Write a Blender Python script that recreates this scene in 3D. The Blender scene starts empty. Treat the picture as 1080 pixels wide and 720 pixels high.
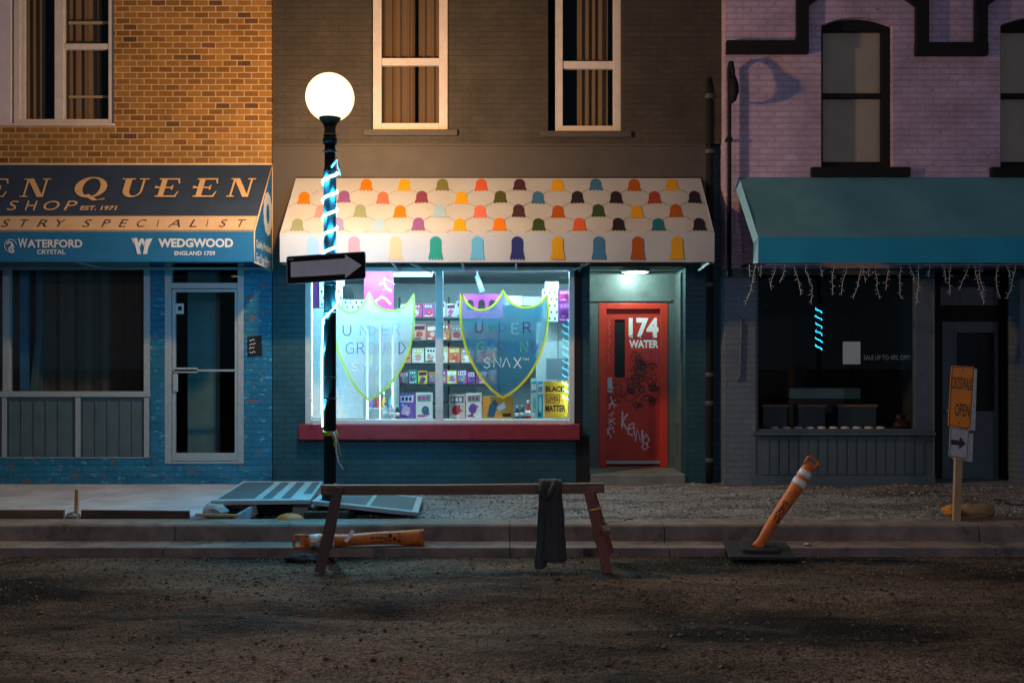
import bpy, bmesh, math, random
from mathutils import Vector, Matrix, noise as mnoise
random.seed(7)
PI = math.pi
C = bpy.context.scene.collection
SC = bpy.context.scene

# ------------------------------------------------------------------ camera, world, exposure
CAMY, CAMZ, FPX, HV = -13.1, 1.597, 1050.0, 382.0
cam_d = bpy.data.cameras.new('camera'); cam = bpy.data.objects.new('camera', cam_d); C.objects.link(cam)
cam.location = (0, CAMY, CAMZ); cam.rotation_euler = (PI/2, 0, 0)
cam_d.sensor_width = 36; cam_d.lens = 35; cam_d.shift_y = 22/1080.0
cam_d.clip_start = 0.05; cam_d.clip_end = 600
SC.camera = cam
W = bpy.data.worlds.new('World'); SC.world = W; W.use_nodes = True
wn = W.node_tree.nodes; bg = wn['Background']
bg.inputs[0].default_value = (0.42, 0.74, 1.0, 1); bg.inputs[1].default_value = 0.075    # night sky glow over the town
GLOBE_COL, GLOBE_W = (1.0, 0.53, 0.175), 200.0
ROPE_COL, ROPE_W = (0.05, 0.60, 1.0), 14.5
FAR_COL, FAR_W = (1.0, 0.74, 0.86), 80.0
SHOP_COL, SHOP_W = (0.47, 0.90, 1.0), 140.0
DOOR_COL, DOOR_W = (0.72, 1.0, 0.92), 62.0
SC.view_settings.view_transform = 'Standard'; SC.view_settings.look = 'None'
SC.view_settings.exposure = 0.0; SC.view_settings.gamma = 1.0
SC.render.engine = 'CYCLES'
SC.cycles.use_denoising = True
SC.cycles.max_bounces = 7; SC.cycles.transparent_max_bounces = 16
SC.cycles.sample_clamp_indirect = 6.0
SC.cycles.caustics_reflective = False; SC.cycles.caustics_refractive = False

# ------------------------------------------------------------------ measuring helpers
def X(u, y=0.0): return (u-540)/FPX*(y-CAMY)
def Z(v, y=0.0): return CAMZ-(v-HV)/FPX*(y-CAMY)
def P(u, v, y=0.0): return Vector((X(u, y), y, Z(v, y)))
def onplane(p0, n):
    p0 = Vector(p0); n = Vector(n).normalized(); c = Vector((0, CAMY, CAMZ))
    if n.dot(c-p0) < 0: n = -n
    def f(u, v, lift=0.0):
        d = Vector(((u-540)/FPX, 1, -(v-HV)/FPX))
        return c + d*((p0-c).dot(n)/d.dot(n)) + n*lift
    f.n = n
    return f
def front(y): return onplane((0, y, 0), (0, -1, 0))

# ------------------------------------------------------------------ materials
MATS = {}
def lk(nt, a, b): nt.links.new(a, b)
def pmat(name, col, rough=0.7, metal=0.0, var=0.0, vscale=6.0, bump=0.0, bscale=60.0, spec=0.5, aniso=None, stain=None):
    if name in MATS: return MATS[name]
    m = bpy.data.materials.new(name); m.use_nodes = True; MATS[name] = m
    nt = m.node_tree; b = nt.nodes['Principled BSDF']
    b.inputs['Base Color'].default_value = (*col, 1); b.inputs['Roughness'].default_value = rough
    b.inputs['Metallic'].default_value = metal; b.inputs['Specular IOR Level'].default_value = spec
    tc = nt.nodes.new('ShaderNodeTexCoord')
    vec = tc.outputs['Object']
    if aniso:
        mp = nt.nodes.new('ShaderNodeMapping'); mp.inputs['Scale'].default_value = aniso; lk(nt, vec, mp.inputs[0]); vec = mp.outputs[0]
    if var:
        n = nt.nodes.new('ShaderNodeTexNoise'); n.inputs['Scale'].default_value = vscale; n.inputs['Detail'].default_value = 7
        n.inputs['Roughness'].default_value = 0.65; lk(nt, vec, n.inputs['Vector'])
        r = nt.nodes.new('ShaderNodeMapRange'); r.inputs[1].default_value = 0.3; r.inputs[2].default_value = 0.7
        r.inputs[3].default_value = 1-var; r.inputs[4].default_value = 1+var; lk(nt, n.outputs['Fac'], r.inputs[0])
        mx = nt.nodes.new('ShaderNodeMix'); mx.data_type = 'RGBA'; mx.blend_type = 'MULTIPLY'; mx.inputs[0].default_value = 1
        mx.inputs[6].default_value = (*col, 1); lk(nt, r.outputs[0], mx.inputs[7]); out = mx.outputs[2]
        if stain:
            n2 = nt.nodes.new('ShaderNodeTexNoise'); n2.inputs['Scale'].default_value = stain[1]; n2.inputs['Detail'].default_value = 8
            n2.inputs['Roughness'].default_value = 0.7; lk(nt, vec, n2.inputs['Vector'])
            r2 = nt.nodes.new('ShaderNodeMapRange'); r2.inputs[1].default_value = stain[2]; r2.inputs[2].default_value = stain[2]+0.05
            lk(nt, n2.outputs['Fac'], r2.inputs[0])
            mx2 = nt.nodes.new('ShaderNodeMix'); mx2.data_type = 'RGBA'; lk(nt, r2.outputs[0], mx2.inputs[0])
            lk(nt, out, mx2.inputs[6]); mx2.inputs[7].default_value = (*stain[0], 1); out = mx2.outputs[2]
        lk(nt, out, b.inputs['Base Color'])
        r3 = nt.nodes.new('ShaderNodeMapRange'); r3.inputs[1].default_value = 0.3; r3.inputs[2].default_value = 0.7
        r3.inputs[3].default_value = max(0.05, rough-0.12); r3.inputs[4].default_value = min(1, rough+0.12)
        lk(nt, n.outputs['Fac'], r3.inputs[0]); lk(nt, r3.outputs[0], b.inputs['Roughness'])
    if bump:
        n3 = nt.nodes.new('ShaderNodeTexNoise'); n3.inputs['Scale'].default_value = bscale; n3.inputs['Detail'].default_value = 6
        lk(nt, vec, n3.inputs['Vector'])
        bp = nt.nodes.new('ShaderNodeBump'); bp.inputs['Strength'].default_value = bump; bp.inputs['Distance'].default_value = 0.01
        lk(nt, n3.outputs['Fac'], bp.inputs['Height']); lk(nt, bp.outputs[0], b.inputs['Normal'])
    return m

def brick(name, c1, c2, mortar, bw=0.2, rh=0.08, ms=0.008, bump=0.6, rough=0.8, dark=None, peel=None, grime=0.25, course=0.5):
    if name in MATS: return MATS[name]
    m = bpy.data.materials.new(name); m.use_nodes = True; MATS[name] = m
    nt = m.node_tree; b = nt.nodes['Principled BSDF']; b.inputs['Roughness'].default_value = rough; b.inputs['Specular IOR Level'].default_value = 0.35
    N = nt.nodes.new
    tc = N('ShaderNodeTexCoord'); sp = N('ShaderNodeSeparateXYZ'); lk(nt, tc.outputs['Object'], sp.inputs[0])
    ad = N('ShaderNodeMath'); ad.operation = 'ADD'; lk(nt, sp.outputs[0], ad.inputs[0]); lk(nt, sp.outputs[1], ad.inputs[1])
    cb = N('ShaderNodeCombineXYZ'); lk(nt, ad.outputs[0], cb.inputs[0]); lk(nt, sp.outputs[2], cb.inputs[1])
    wob = N('ShaderNodeTexNoise'); wob.inputs['Scale'].default_value = 7.0; wob.inputs['Detail'].default_value = 3; lk(nt, cb.outputs[0], wob.inputs['Vector'])
    vs = N('ShaderNodeVectorMath'); vs.operation = 'SCALE'; vs.inputs['Scale'].default_value = 0.010
    sb = N('ShaderNodeVectorMath'); sb.operation = 'SUBTRACT'; sb.inputs[1].default_value = (.5, .5, .5)
    lk(nt, wob.outputs['Color'], sb.inputs[0]); lk(nt, sb.outputs[0], vs.inputs[0])
    va = N('ShaderNodeVectorMath'); va.operation = 'ADD'; lk(nt, cb.outputs[0], va.inputs[0]); lk(nt, vs.outputs[0], va.inputs[1])
    br = N('ShaderNodeTexBrick'); lk(nt, va.outputs[0], br.inputs['Vector'])
    br.inputs['Color1'].default_value = (*c1, 1); br.inputs['Color2'].default_value = (*c2, 1); br.inputs['Mortar'].default_value = (*mortar, 1)
    br.inputs['Scale'].default_value = 1; br.inputs['Mortar Size'].default_value = ms; br.inputs['Mortar Smooth'].default_value = 0.25
    br.inputs['Brick Width'].default_value = bw; br.inputs['Row Height'].default_value = rh; br.offset = course
    col = br.outputs['Color']
    if dark:
        # a few odd, darker bricks: a second brick pattern picks whole bricks at random
        b2 = N('ShaderNodeTexBrick'); lk(nt, va.outputs[0], b2.inputs['Vector'])
        for k in ('Scale', 'Mortar Size', 'Mortar Smooth', 'Brick Width', 'Row Height'): b2.inputs[k].default_value = br.inputs[k].default_value
        b2.offset = course
        b2.inputs['Color1'].default_value = (0, 0, 0, 1); b2.inputs['Color2'].default_value = (1, 1, 1, 1); b2.inputs['Mortar'].default_value = (0, 0, 0, 1)
        rr = N('ShaderNodeMapRange'); rr.inputs[1].default_value = 0.90; rr.inputs[2].default_value = 1.0; lk(nt, b2.outputs['Color'], rr.inputs[0])
        md = N('ShaderNodeMix'); md.data_type = 'RGBA'; lk(nt, rr.outputs[0], md.inputs[0]); lk(nt, col, md.inputs[6]); md.inputs[7].default_value = (*dark, 1)
        col = md.outputs[2]
    if peel:
        for (pc, scale, th, ax) in peel:
            pn = N('ShaderNodeTexNoise'); pn.inputs['Scale'].default_value = scale; pn.inputs['Detail'].default_value = 9; pn.inputs['Roughness'].default_value = 0.62
            mp = N('ShaderNodeMapping'); mp.inputs['Scale'].default_value = (1, 2.2, 1); mp.inputs['Location'].default_value = (ax, ax*2, 0)
            lk(nt, va.outputs[0], mp.inputs[0]); lk(nt, mp.outputs[0], pn.inputs['Vector'])
            pr = N('ShaderNodeMapRange'); pr.inputs[1].default_value = th; pr.inputs[2].default_value = th+0.025; lk(nt, pn.outputs['Fac'], pr.inputs[0])
            pm = N('ShaderNodeMix'); pm.data_type = 'RGBA'; lk(nt, pr.outputs[0], pm.inputs[0]); lk(nt, col, pm.inputs[6]); pm.inputs[7].default_value = (*pc, 1); col = pm.outputs[2]
    gn = N('ShaderNodeTexNoise'); gn.inputs['Scale'].default_value = 1.7; gn.inputs['Detail'].default_value = 9; gn.inputs['Roughness'].default_value = 0.7; lk(nt, cb.outputs[0], gn.inputs['Vector'])
    gr = N('ShaderNodeMapRange'); gr.inputs[1].default_value = 0.3; gr.inputs[2].default_value = 0.7; gr.inputs[3].default_value = 1-grime; gr.inputs[4].default_value = 1+grime; lk(nt, gn.outputs['Fac'], gr.inputs[0])
    mg = N('ShaderNodeMix'); mg.data_type = 'RGBA'; mg.blend_type = 'MULTIPLY'; mg.inputs[0].default_value = 1; lk(nt, col, mg.inputs[6]); lk(nt, gr.outputs[0], mg.inputs[7])
    lk(nt, mg.outputs[2], b.inputs['Base Color'])
    fn = N('ShaderNodeTexNoise'); fn.inputs['Scale'].default_value = 45; fn.inputs['Detail'].default_value = 5; lk(nt, cb.outputs[0], fn.inputs['Vector'])
    inv = N('ShaderNodeMath'); inv.operation = 'MULTIPLY_ADD'; inv.inputs[1].default_value = -1.0; inv.inputs[2].default_value = 1.0; lk(nt, br.outputs['Fac'], inv.inputs[0])
    hh = N('ShaderNodeMath'); hh.operation = 'MULTIPLY_ADD'; hh.inputs[1].default_value = 0.35; lk(nt, fn.outputs['Fac'], hh.inputs[0]); lk(nt, inv.outputs[0], hh.inputs[2])
    bp = N('ShaderNodeBump'); bp.inputs['Strength'].default_value = bump; bp.inputs['Distance'].default_value = 0.012
    lk(nt, hh.outputs[0], bp.inputs['Height']); lk(nt, bp.outputs[0], b.inputs['Normal'])
    return m

def emat(name, col, s):
    m = bpy.data.materials.new(name); m.use_nodes = True; nt = m.node_tree; nt.nodes.clear()
    e = nt.nodes.new('ShaderNodeEmission'); e.inputs[0].default_value = (*col, 1); e.inputs[1].default_value = s
    o = nt.nodes.new('ShaderNodeOutputMaterial'); lk(nt, e.outputs[0], o.inputs[0]); MATS[name] = m; return m
def shellmat(name, col, pas):
    m = bpy.data.materials.new(name); m.use_nodes = True; nt = m.node_tree; nt.nodes.clear()
    e = nt.nodes.new('ShaderNodeEmission'); e.inputs[0].default_value = (*col, 1); e.inputs[1].default_value = 1.0
    t = nt.nodes.new('ShaderNodeBsdfTransparent'); t.inputs[0].default_value = (pas, pas, pas, 1)
    a = nt.nodes.new('ShaderNodeAddShader'); o = nt.nodes.new('ShaderNodeOutputMaterial'); lk(nt, e.outputs[0], a.inputs[0]); lk(nt, t.outputs[0], a.inputs[1]); lk(nt, a.outputs[0], o.inputs[0]); MATS[name] = m; return m
def bulb_light(name, loc, col, power, rad, parent):
    l = bpy.data.lights.new(name, 'POINT'); l.color = col; l.energy = power; l.shadow_soft_size = rad
    o = bpy.data.objects.new(name, l); C.objects.link(o); o.parent = parent; o.location = Vector(loc)-org(parent); ORG[o.name] = org(parent); return o
def glassmat(name, tint=(0.93, 0.96, 0.97), rough=0.0, base=0.04):
    m = bpy.data.materials.new(name); m.use_nodes = True; nt = m.node_tree; nt.nodes.clear()
    t = nt.nodes.new('ShaderNodeBsdfTransparent'); t.inputs[0].default_value = (*tint, 1)
    g = nt.nodes.new('ShaderNodeBsdfGlossy'); g.inputs['Roughness'].default_value = rough
    ge = nt.nodes.new('ShaderNodeNewGeometry'); dt = nt.nodes.new('ShaderNodeVectorMath'); dt.operation = 'DOT_PRODUCT'; lk(nt, ge.outputs['Incoming'], dt.inputs[0]); lk(nt, ge.outputs['Normal'], dt.inputs[1])
    ab = nt.nodes.new('ShaderNodeMath'); ab.operation = 'ABSOLUTE'; lk(nt, dt.outputs['Value'], ab.inputs[0])
    om = nt.nodes.new('ShaderNodeMath'); om.operation = 'SUBTRACT'; om.inputs[0].default_value = 1.0; lk(nt, ab.outputs[0], om.inputs[1])
    pw_ = nt.nodes.new('ShaderNodeMath'); pw_.operation = 'POWER'; pw_.inputs[1].default_value = 5.0; lk(nt, om.outputs[0], pw_.inputs[0])
    f = nt.nodes.new('ShaderNodeMath'); f.operation = 'MULTIPLY_ADD'; f.inputs[1].default_value = 0.92; f.inputs[2].default_value = 0.05; lk(nt, pw_.outputs[0], f.inputs[0])
    mx = nt.nodes.new('ShaderNodeMixShader'); o = nt.nodes.new('ShaderNodeOutputMaterial')
    lk(nt, f.outputs[0], mx.inputs[0]); lk(nt, t.outputs[0], mx.inputs[1]); lk(nt, g.outputs[0], mx.inputs[2]); lk(nt, mx.outputs[0], o.inputs[0])
    MATS[name] = m; return m
def vinyl(name, hexs):
    c = [int(hexs[i:i+2], 16)/255 for i in (0, 2, 4)]; c = [((v+.055)/1.055)**2.4 for v in c]
    m = bpy.data.materials.new(name); m.use_nodes = True; nt = m.node_tree; nt.nodes.clear()
    d = nt.nodes.new('ShaderNodeBsdfDiffuse'); d.inputs[0].default_value = (*c, 1); tl = nt.nodes.new('ShaderNodeBsdfTranslucent'); tl.inputs[0].default_value = (*c, 1)
    a = nt.nodes.new('ShaderNodeMixShader'); a.inputs[0].default_value = 0.55; o = nt.nodes.new('ShaderNodeOutputMaterial')
    lk(nt, d.outputs[0], a.inputs[1]); lk(nt, tl.outputs[0], a.inputs[2]); lk(nt, a.outputs[0], o.inputs[0]); return m
def frostmat(name, col, alpha):
    m = bpy.data.materials.new(name); m.use_nodes = True; nt = m.node_tree; nt.nodes.clear()
    t = nt.nodes.new('ShaderNodeBsdfTransparent'); d = nt.nodes.new('ShaderNodeBsdfDiffuse'); d.inputs[0].default_value = (*col, 1)
    tl = nt.nodes.new('ShaderNodeBsdfTranslucent'); tl.inputs[0].default_value = (*col, 1)
    a = nt.nodes.new('ShaderNodeMixShader'); a.inputs[0].default_value = 0.8; lk(nt, d.outputs[0], a.inputs[1]); lk(nt, tl.outputs[0], a.inputs[2])
    mx = nt.nodes.new('ShaderNodeMixShader'); lk(nt, t.outputs[0], mx.inputs[1]); lk(nt, a.outputs[0], mx.inputs[2])
    n = nt.nodes.new('ShaderNodeTexNoise'); n.inputs['Scale'].default_value = 2.2; tc = nt.nodes.new('ShaderNodeTexCoord'); lk(nt, tc.outputs['Object'], n.inputs['Vector'])
    r = nt.nodes.new('ShaderNodeMapRange'); r.inputs[1].default_value = .3; r.inputs[2].default_value = .7; r.inputs[3].default_value = alpha-.12; r.inputs[4].default_value = alpha+.12
    lk(nt, n.outputs['Fac'], r.inputs[0]); lk(nt, r.outputs[0], mx.inputs[0])
    o = nt.nodes.new('ShaderNodeOutputMaterial'); lk(nt, mx.outputs[0], o.inputs[0]); MATS[name] = m; return m

# ------------------------------------------------------------------ mesh helpers
ORG = {}
def org(o): return ORG.get(o.name, Vector((0, 0, 0))) if o else Vector((0, 0, 0))
class MB:
    def __init__(s): s.bm = bmesh.new(); s.k = 0
    def face(s, pts, m=0):
        f = s.bm.faces.new([s.bm.verts.new(p) for p in pts]); f.material_index = m; return f
    def box(s, x0, x1, y0, y1, z0, z1, m=0):
        v = [s.bm.verts.new((x, y, z)) for x in (x0, x1) for y in (y0, y1) for z in (z0, z1)]
        for q in ((0,1,3,2), (4,6,7,5), (0,4,5,1), (2,3,7,6), (0,2,6,4), (1,5,7,3)):
            f = s.bm.faces.new([v[i] for i in q]); f.material_index = m
        return s
    def bar(s, a, b, w, h, up=(0, 0, 1), m=0):
        a, b = Vector(a), Vector(b); d = (b-a).normalized(); r = d.cross(Vector(up)).normalized(); t = r.cross(d).normalized()
        v = [s.bm.verts.new(p + r*sx*w/2 + t*sz*h/2) for p in (a, b) for (sx, sz) in ((-1,-1), (1,-1), (1,1), (-1,1))]
        for q in ((3,2,1,0), (4,5,6,7), (0,1,5,4), (1,2,6,5), (2,3,7,6), (3,0,4,7)):
            f = s.bm.faces.new([v[i] for i in q]); f.material_index = m
        return s
    def prism(s, pts, ext, m=0):           # pts: planar outline, ext: extrusion vector
        ext = Vector(ext); a = [s.bm.verts.new(p) for p in pts]; b = [s.bm.verts.new(Vector(p)+ext) for p in pts]; n = len(a)
        fs = [s.bm.faces.new(a), s.bm.faces.new(b[::-1])] + [s.bm.faces.new((a[i], b[i], b[(i+1)%n], a[(i+1)%n])) for i in range(n)]
        for f in fs: f.material_index = m
        return s
    def tube(s, pts, r, seg=8, m=0, caps=True, flat=None):
        pts = [Vector(p) for p in pts]; rings = []
        prev = None
        for i, p in enumerate(pts):
            d = (pts[min(i+1, len(pts)-1)] - pts[max(i-1, 0)]).normalized()
            if prev is None:
                a = Vector((0, 1, 0)) if abs(d.y) < 0.9 else Vector((1, 0, 0)); n1 = (a - d*a.dot(d)).normalized()
            else: n1 = (prev - d*prev.dot(d)).normalized()
            prev = n1; n2 = d.cross(n1); rr = r[i] if isinstance(r, (list, tuple)) else r
            f1, f2 = flat[i] if flat else (1, 1)
            rings.append([s.bm.verts.new(p + (n1*math.cos(t)*f1 + n2*math.sin(t)*f2)*rr) for t in [2*PI*k/seg for k in range(seg)]])
        for a, b in zip(rings, rings[1:]):
            for k in range(seg):
                f = s.bm.faces.new((a[k], a[(k+1)%seg], b[(k+1)%seg], b[k])); f.material_index = m; f.smooth = True
        if caps:
            for rg in (rings[0][::-1], rings[-1]):
                f = s.bm.faces.new(rg); f.material_index = m
        return s
    def lathe(s, prof, c, seg=24, m=0, smooth=True):
        c = Vector(c); rings = [[s.bm.verts.new(c+Vector((r*math.cos(2*PI*k/seg), r*math.sin(2*PI*k/seg), z))) for k in range(seg)] for r, z in prof]
        for a, b in zip(rings, rings[1:]):
            for k in range(seg):
                f = s.bm.faces.new((a[k], a[(k+1)%seg], b[(k+1)%seg], b[k])); f.material_index = m; f.smooth = smooth
        for rg in (rings[0][::-1], rings[-1]):
            try: s.bm.faces.new(rg).material_index = m
            except ValueError: pass
        return s
    def blob(s, c, rad, m=0, sub=2, jit=0.0, sc=2.0):
        r = bmesh.ops.create_icosphere(s.bm, subdivisions=sub, radius=1.0)
        for v in r['verts']:
            k = 1 + jit*mnoise.noise(v.co*sc + Vector(c)*3.1)
            v.co = Vector((v.co.x*rad[0]*k, v.co.y*rad[1]*k, v.co.z*rad[2]*k)) + Vector(c)
            for f in v.link_faces: f.material_index = m; f.smooth = True
        return s
    def rect_frame(s, x0, x1, z0, z1, y0, y1, w, m=0, wt=None, wb=None):
        wt = w if wt is None else wt; wb = w if wb is None else wb
        s.box(x0, x0+w, y0, y1, z0, z1, m); s.box(x1-w, x1, y0, y1, z0, z1, m)
        s.box(x0+w, x1-w, y0, y1, z1-wt, z1, m); s.box(x0+w, x1-w, y0, y1, z0, z0+wb, m); return s
    def wall(s, x0, x1, z0, z1, y, ops, t=0.3, m=0, back=True):
        xs = sorted({x0, x1, *[v for o in ops for v in o[:2] if x0 < v < x1]}); zs = sorted({z0, z1, *[v for o in ops for v in o[2:4] if z0 < v < z1]})
        for i in range(len(xs)-1):
            for j in range(len(zs)-1):
                cx, cz = (xs[i]+xs[i+1])/2, (zs[j]+zs[j+1])/2
                if any(o[0] < cx < o[1] and o[2] < cz < o[3] for o in ops): continue
                q = [(xs[i], y, zs[j]), (xs[i+1], y, zs[j]), (xs[i+1], y, zs[j+1]), (xs[i], y, zs[j+1])]
                s.face(q, m)
                if back: s.face([(a, y+t, c) for a, b, c in q][::-1], m)
        for o in ops:
            a, b, c, d = max(o[0], x0), min(o[1], x1), max(o[2], z0), min(o[3], z1)
            s.face([(a, y, c), (a, y, d), (a, y+t, d), (a, y+t, c)], m); s.face([(b, y, d), (b, y, c), (b, y+t, c), (b, y+t, d)], m)
            if d < z1: s.face([(a, y, d), (b, y, d), (b, y+t, d), (a, y+t, d)], m)
            if c > z0: s.face([(b, y, c), (a, y, c), (a, y+t, c), (b, y+t, c)], m)
        for xx in (x0, x1): s.face([(xx, y, z0), (xx, y, z1), (xx, y+t, z1), (xx, y+t, z0)], m)
        return s
    # flat marks on a surface, in photo measurements on plane f
    def flat(s, f, uv, m=0, lift=0.003):
        s.k += 1; l = lift + s.k*2e-5
        s.face([f(u, v, l) for u, v in uv], m); return s
    def ribbon(s, f, uv, w, m=0, lift=0.003):
        s.k += 1; l = lift + s.k*2e-5
        pts = [Vector(p) for p in uv]; L = []
        for i, p in enumerate(pts):
            d = pts[min(i+1, len(pts)-1)] - pts[max(i-1, 0)]
            d = d.normalized() if d.length > 1e-6 else Vector((1, 0)); n = Vector((-d.y, d.x))*w/2
            L.append((p+n, p-n))
        vs = [(s.bm.verts.new(f(a.x, a.y, l)), s.bm.verts.new(f(b.x, b.y, l))) for a, b in L]
        for (a, b), (c, d) in zip(vs, vs[1:]):
            try: s.bm.faces.new((a, b, d, c)).material_index = m
            except ValueError: pass
        return s
    def text(s, f, body, u0, u1, v0, v1, m=0, lift=0.003, bold=0.0, shear=0.0):
        cu = bpy.data.curves.new('t', 'FONT'); cu.body = body; cu.offset = bold; cu.shear = shear; cu.resolution_u = 3
        o = bpy.data.objects.new('t', cu); C.objects.link(o); bpy.context.view_layer.update()
        me = bpy.data.meshes.new_from_object(o.evaluated_get(bpy.context.evaluated_depsgraph_get()))
        xs = [v.co.x for v in me.vertices]; ys = [v.co.y for v in me.vertices]; a, b, c, d = min(xs), max(xs), min(ys), max(ys)
        vs = [s.bm.verts.new(f(u0+(v.co.x-a)/(b-a)*(u1-u0), v1+(v.co.y-c)/(d-c)*(v0-v1), lift)) for v in me.vertices]
        for p in me.polygons:
            try: s.bm.faces.new([vs[i] for i in p.vertices]).material_index = m
            except ValueError: pass
        bpy.data.objects.remove(o); bpy.data.curves.remove(cu); bpy.data.meshes.remove(me); return s
    def build(s, name, mats, parent=None, base=None, bevel=0.0, normals=True):
        if not isinstance(mats, (list, tuple)): mats = [mats]
        o0 = org(parent) if parent else Vector(base or (0, 0, 0))
        if normals: bmesh.ops.recalc_face_normals(s.bm, faces=s.bm.faces)
        for v in s.bm.verts: v.co -= o0
        me = bpy.data.meshes.new(name); s.bm.to_mesh(me); s.bm.free()
        for m in mats: me.materials.append(m)
        o = bpy.data.objects.new(name, me); C.objects.link(o)
        if parent: o.parent = parent; ORG[o.name] = o0
        else: o.location = o0; ORG[o.name] = o0
        if bevel:
            b = o.modifiers.new('bevel', 'BEVEL'); b.width = bevel; b.segments = 2; b.limit_method = 'ANGLE'; b.angle_limit = 0.7
        return o
def tag(o, label=None, cat=None, group=None, kind=None):
    if label: o['label'] = label
    if cat: o['category'] = cat
    if group: o['group'] = group
    if kind: o['kind'] = kind
    return o
def thing(name, loc, label, cat, group=None):
    o = bpy.data.objects.new(name, None); o.empty_display_size = 0.2; C.objects.link(o); o.location = loc; ORG[o.name] = Vector(loc)
    return tag(o, label, cat, group)
def copy_tree(o, parent=None):
    c = o.copy(); C.objects.link(c)
    if parent: c.parent = parent
    ORG[c.name] = org(o)
    for ch in list(o.children): copy_tree(ch, c)
    return c
def curtain(mb, x0, x1, z0, z1, y, amp, folds, m=0, seed=0, nz=6):
    n = int(folds*10); r = random.Random(seed); ph = [r.uniform(0, 6) for _ in range(4)]
    cols = []
    for i in range(n+1):
        t = i/n
        w = math.sin(t*folds*2*PI + ph[0] + 0.9*math.sin(t*7+ph[1]))*0.7 + 0.3*math.sin(t*folds*4.3*PI+ph[2])
        cols.append([mb.bm.verts.new((x0+(x1-x0)*t, y+amp*w*(0.75+0.25*k/nz), z0+(z1-z0)*k/nz)) for k in range(nz+1)])
    for a, b in zip(cols, cols[1:]):
        for k in range(nz):
            f = mb.bm.faces.new((a[k], b[k], b[k+1], a[k+1])); f.material_index = m; f.smooth = True

# shared materials
white_trim = pmat('white_trim_paint', (0.60, 0.53, 0.50), 0.5, var=0.10, vscale=9, bump=0.12, bscale=40)
lilac_trim = pmat('pale_lilac_trim_paint', (0.62, 0.55, 0.60), 0.5, var=0.08, vscale=9, bump=0.1)
black_paint = pmat('black_trim_paint', (0.014, 0.014, 0.015), 0.7, spec=0.2, var=0.25, vscale=10, bump=0.15)
black_metal = pmat('black_painted_metal', (0.014, 0.015, 0.016), 0.75, spec=0.15, var=0.3, vscale=14, bump=0.12, bscale=50)
alu = pmat('dull_aluminium', (0.34, 0.42, 0.45), 0.42, 0.3, var=0.12, vscale=20)
blue_paint = pmat('blue_paint', (0.02, 0.11, 0.22), 0.5, var=0.25, vscale=5, bump=0.2, bscale=30)
panel_grey = pmat('grey_board_paint', (0.065, 0.115, 0.135), 0.6, var=0.15, vscale=5, bump=0.15, bscale=30)
slate_paint = pmat('slate_blue_paint', (0.085, 0.125, 0.155), 0.6, var=0.18, vscale=5, bump=0.15, bscale=30)
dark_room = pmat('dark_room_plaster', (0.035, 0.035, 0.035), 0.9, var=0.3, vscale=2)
glass = glassmat('window_glass')
curtain_m = pmat('tan_curtain_cloth', (0.17, 0.10, 0.048), 0.9, var=0.1, vscale=30)
dim_curtain = pmat('brown_curtain_cloth', (0.075, 0.058, 0.045), 0.9, var=0.2, vscale=8)
wood = pmat('weathered_timber', (0.17, 0.11, 0.07), 0.8, var=0.35, vscale=4, bump=0.4, bscale=20, aniso=(1, 8, 8))
wood_pale = pmat('pale_new_timber', (0.45, 0.29, 0.15), 0.75, var=0.2, vscale=4, bump=0.25, bscale=20, aniso=(8, 8, 1))
wood_red = pmat('reddish_timber', (0.20, 0.07, 0.045), 0.75, var=0.3, vscale=5, bump=0.3, bscale=25, aniso=(6, 6, 1))
concrete = pmat('worn_concrete', (0.34, 0.34, 0.35), 0.85, var=0.22, vscale=3.0, bump=0.25, bscale=70)
orange_pl = pmat('dirty_orange_plastic', (0.62, 0.15, 0.018), 0.55, var=0.35, vscale=9, bump=0.1, bscale=30, stain=((0.05, 0.03, 0.02), 14, 0.60))
refl_white = pmat('reflective_white_band', (0.75, 0.75, 0.78), 0.35, var=0.15, vscale=20)
rubber = pmat('black_rubber', (0.02, 0.02, 0.021), 0.8, var=0.35, vscale=12, bump=0.3, bscale=40)

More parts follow.
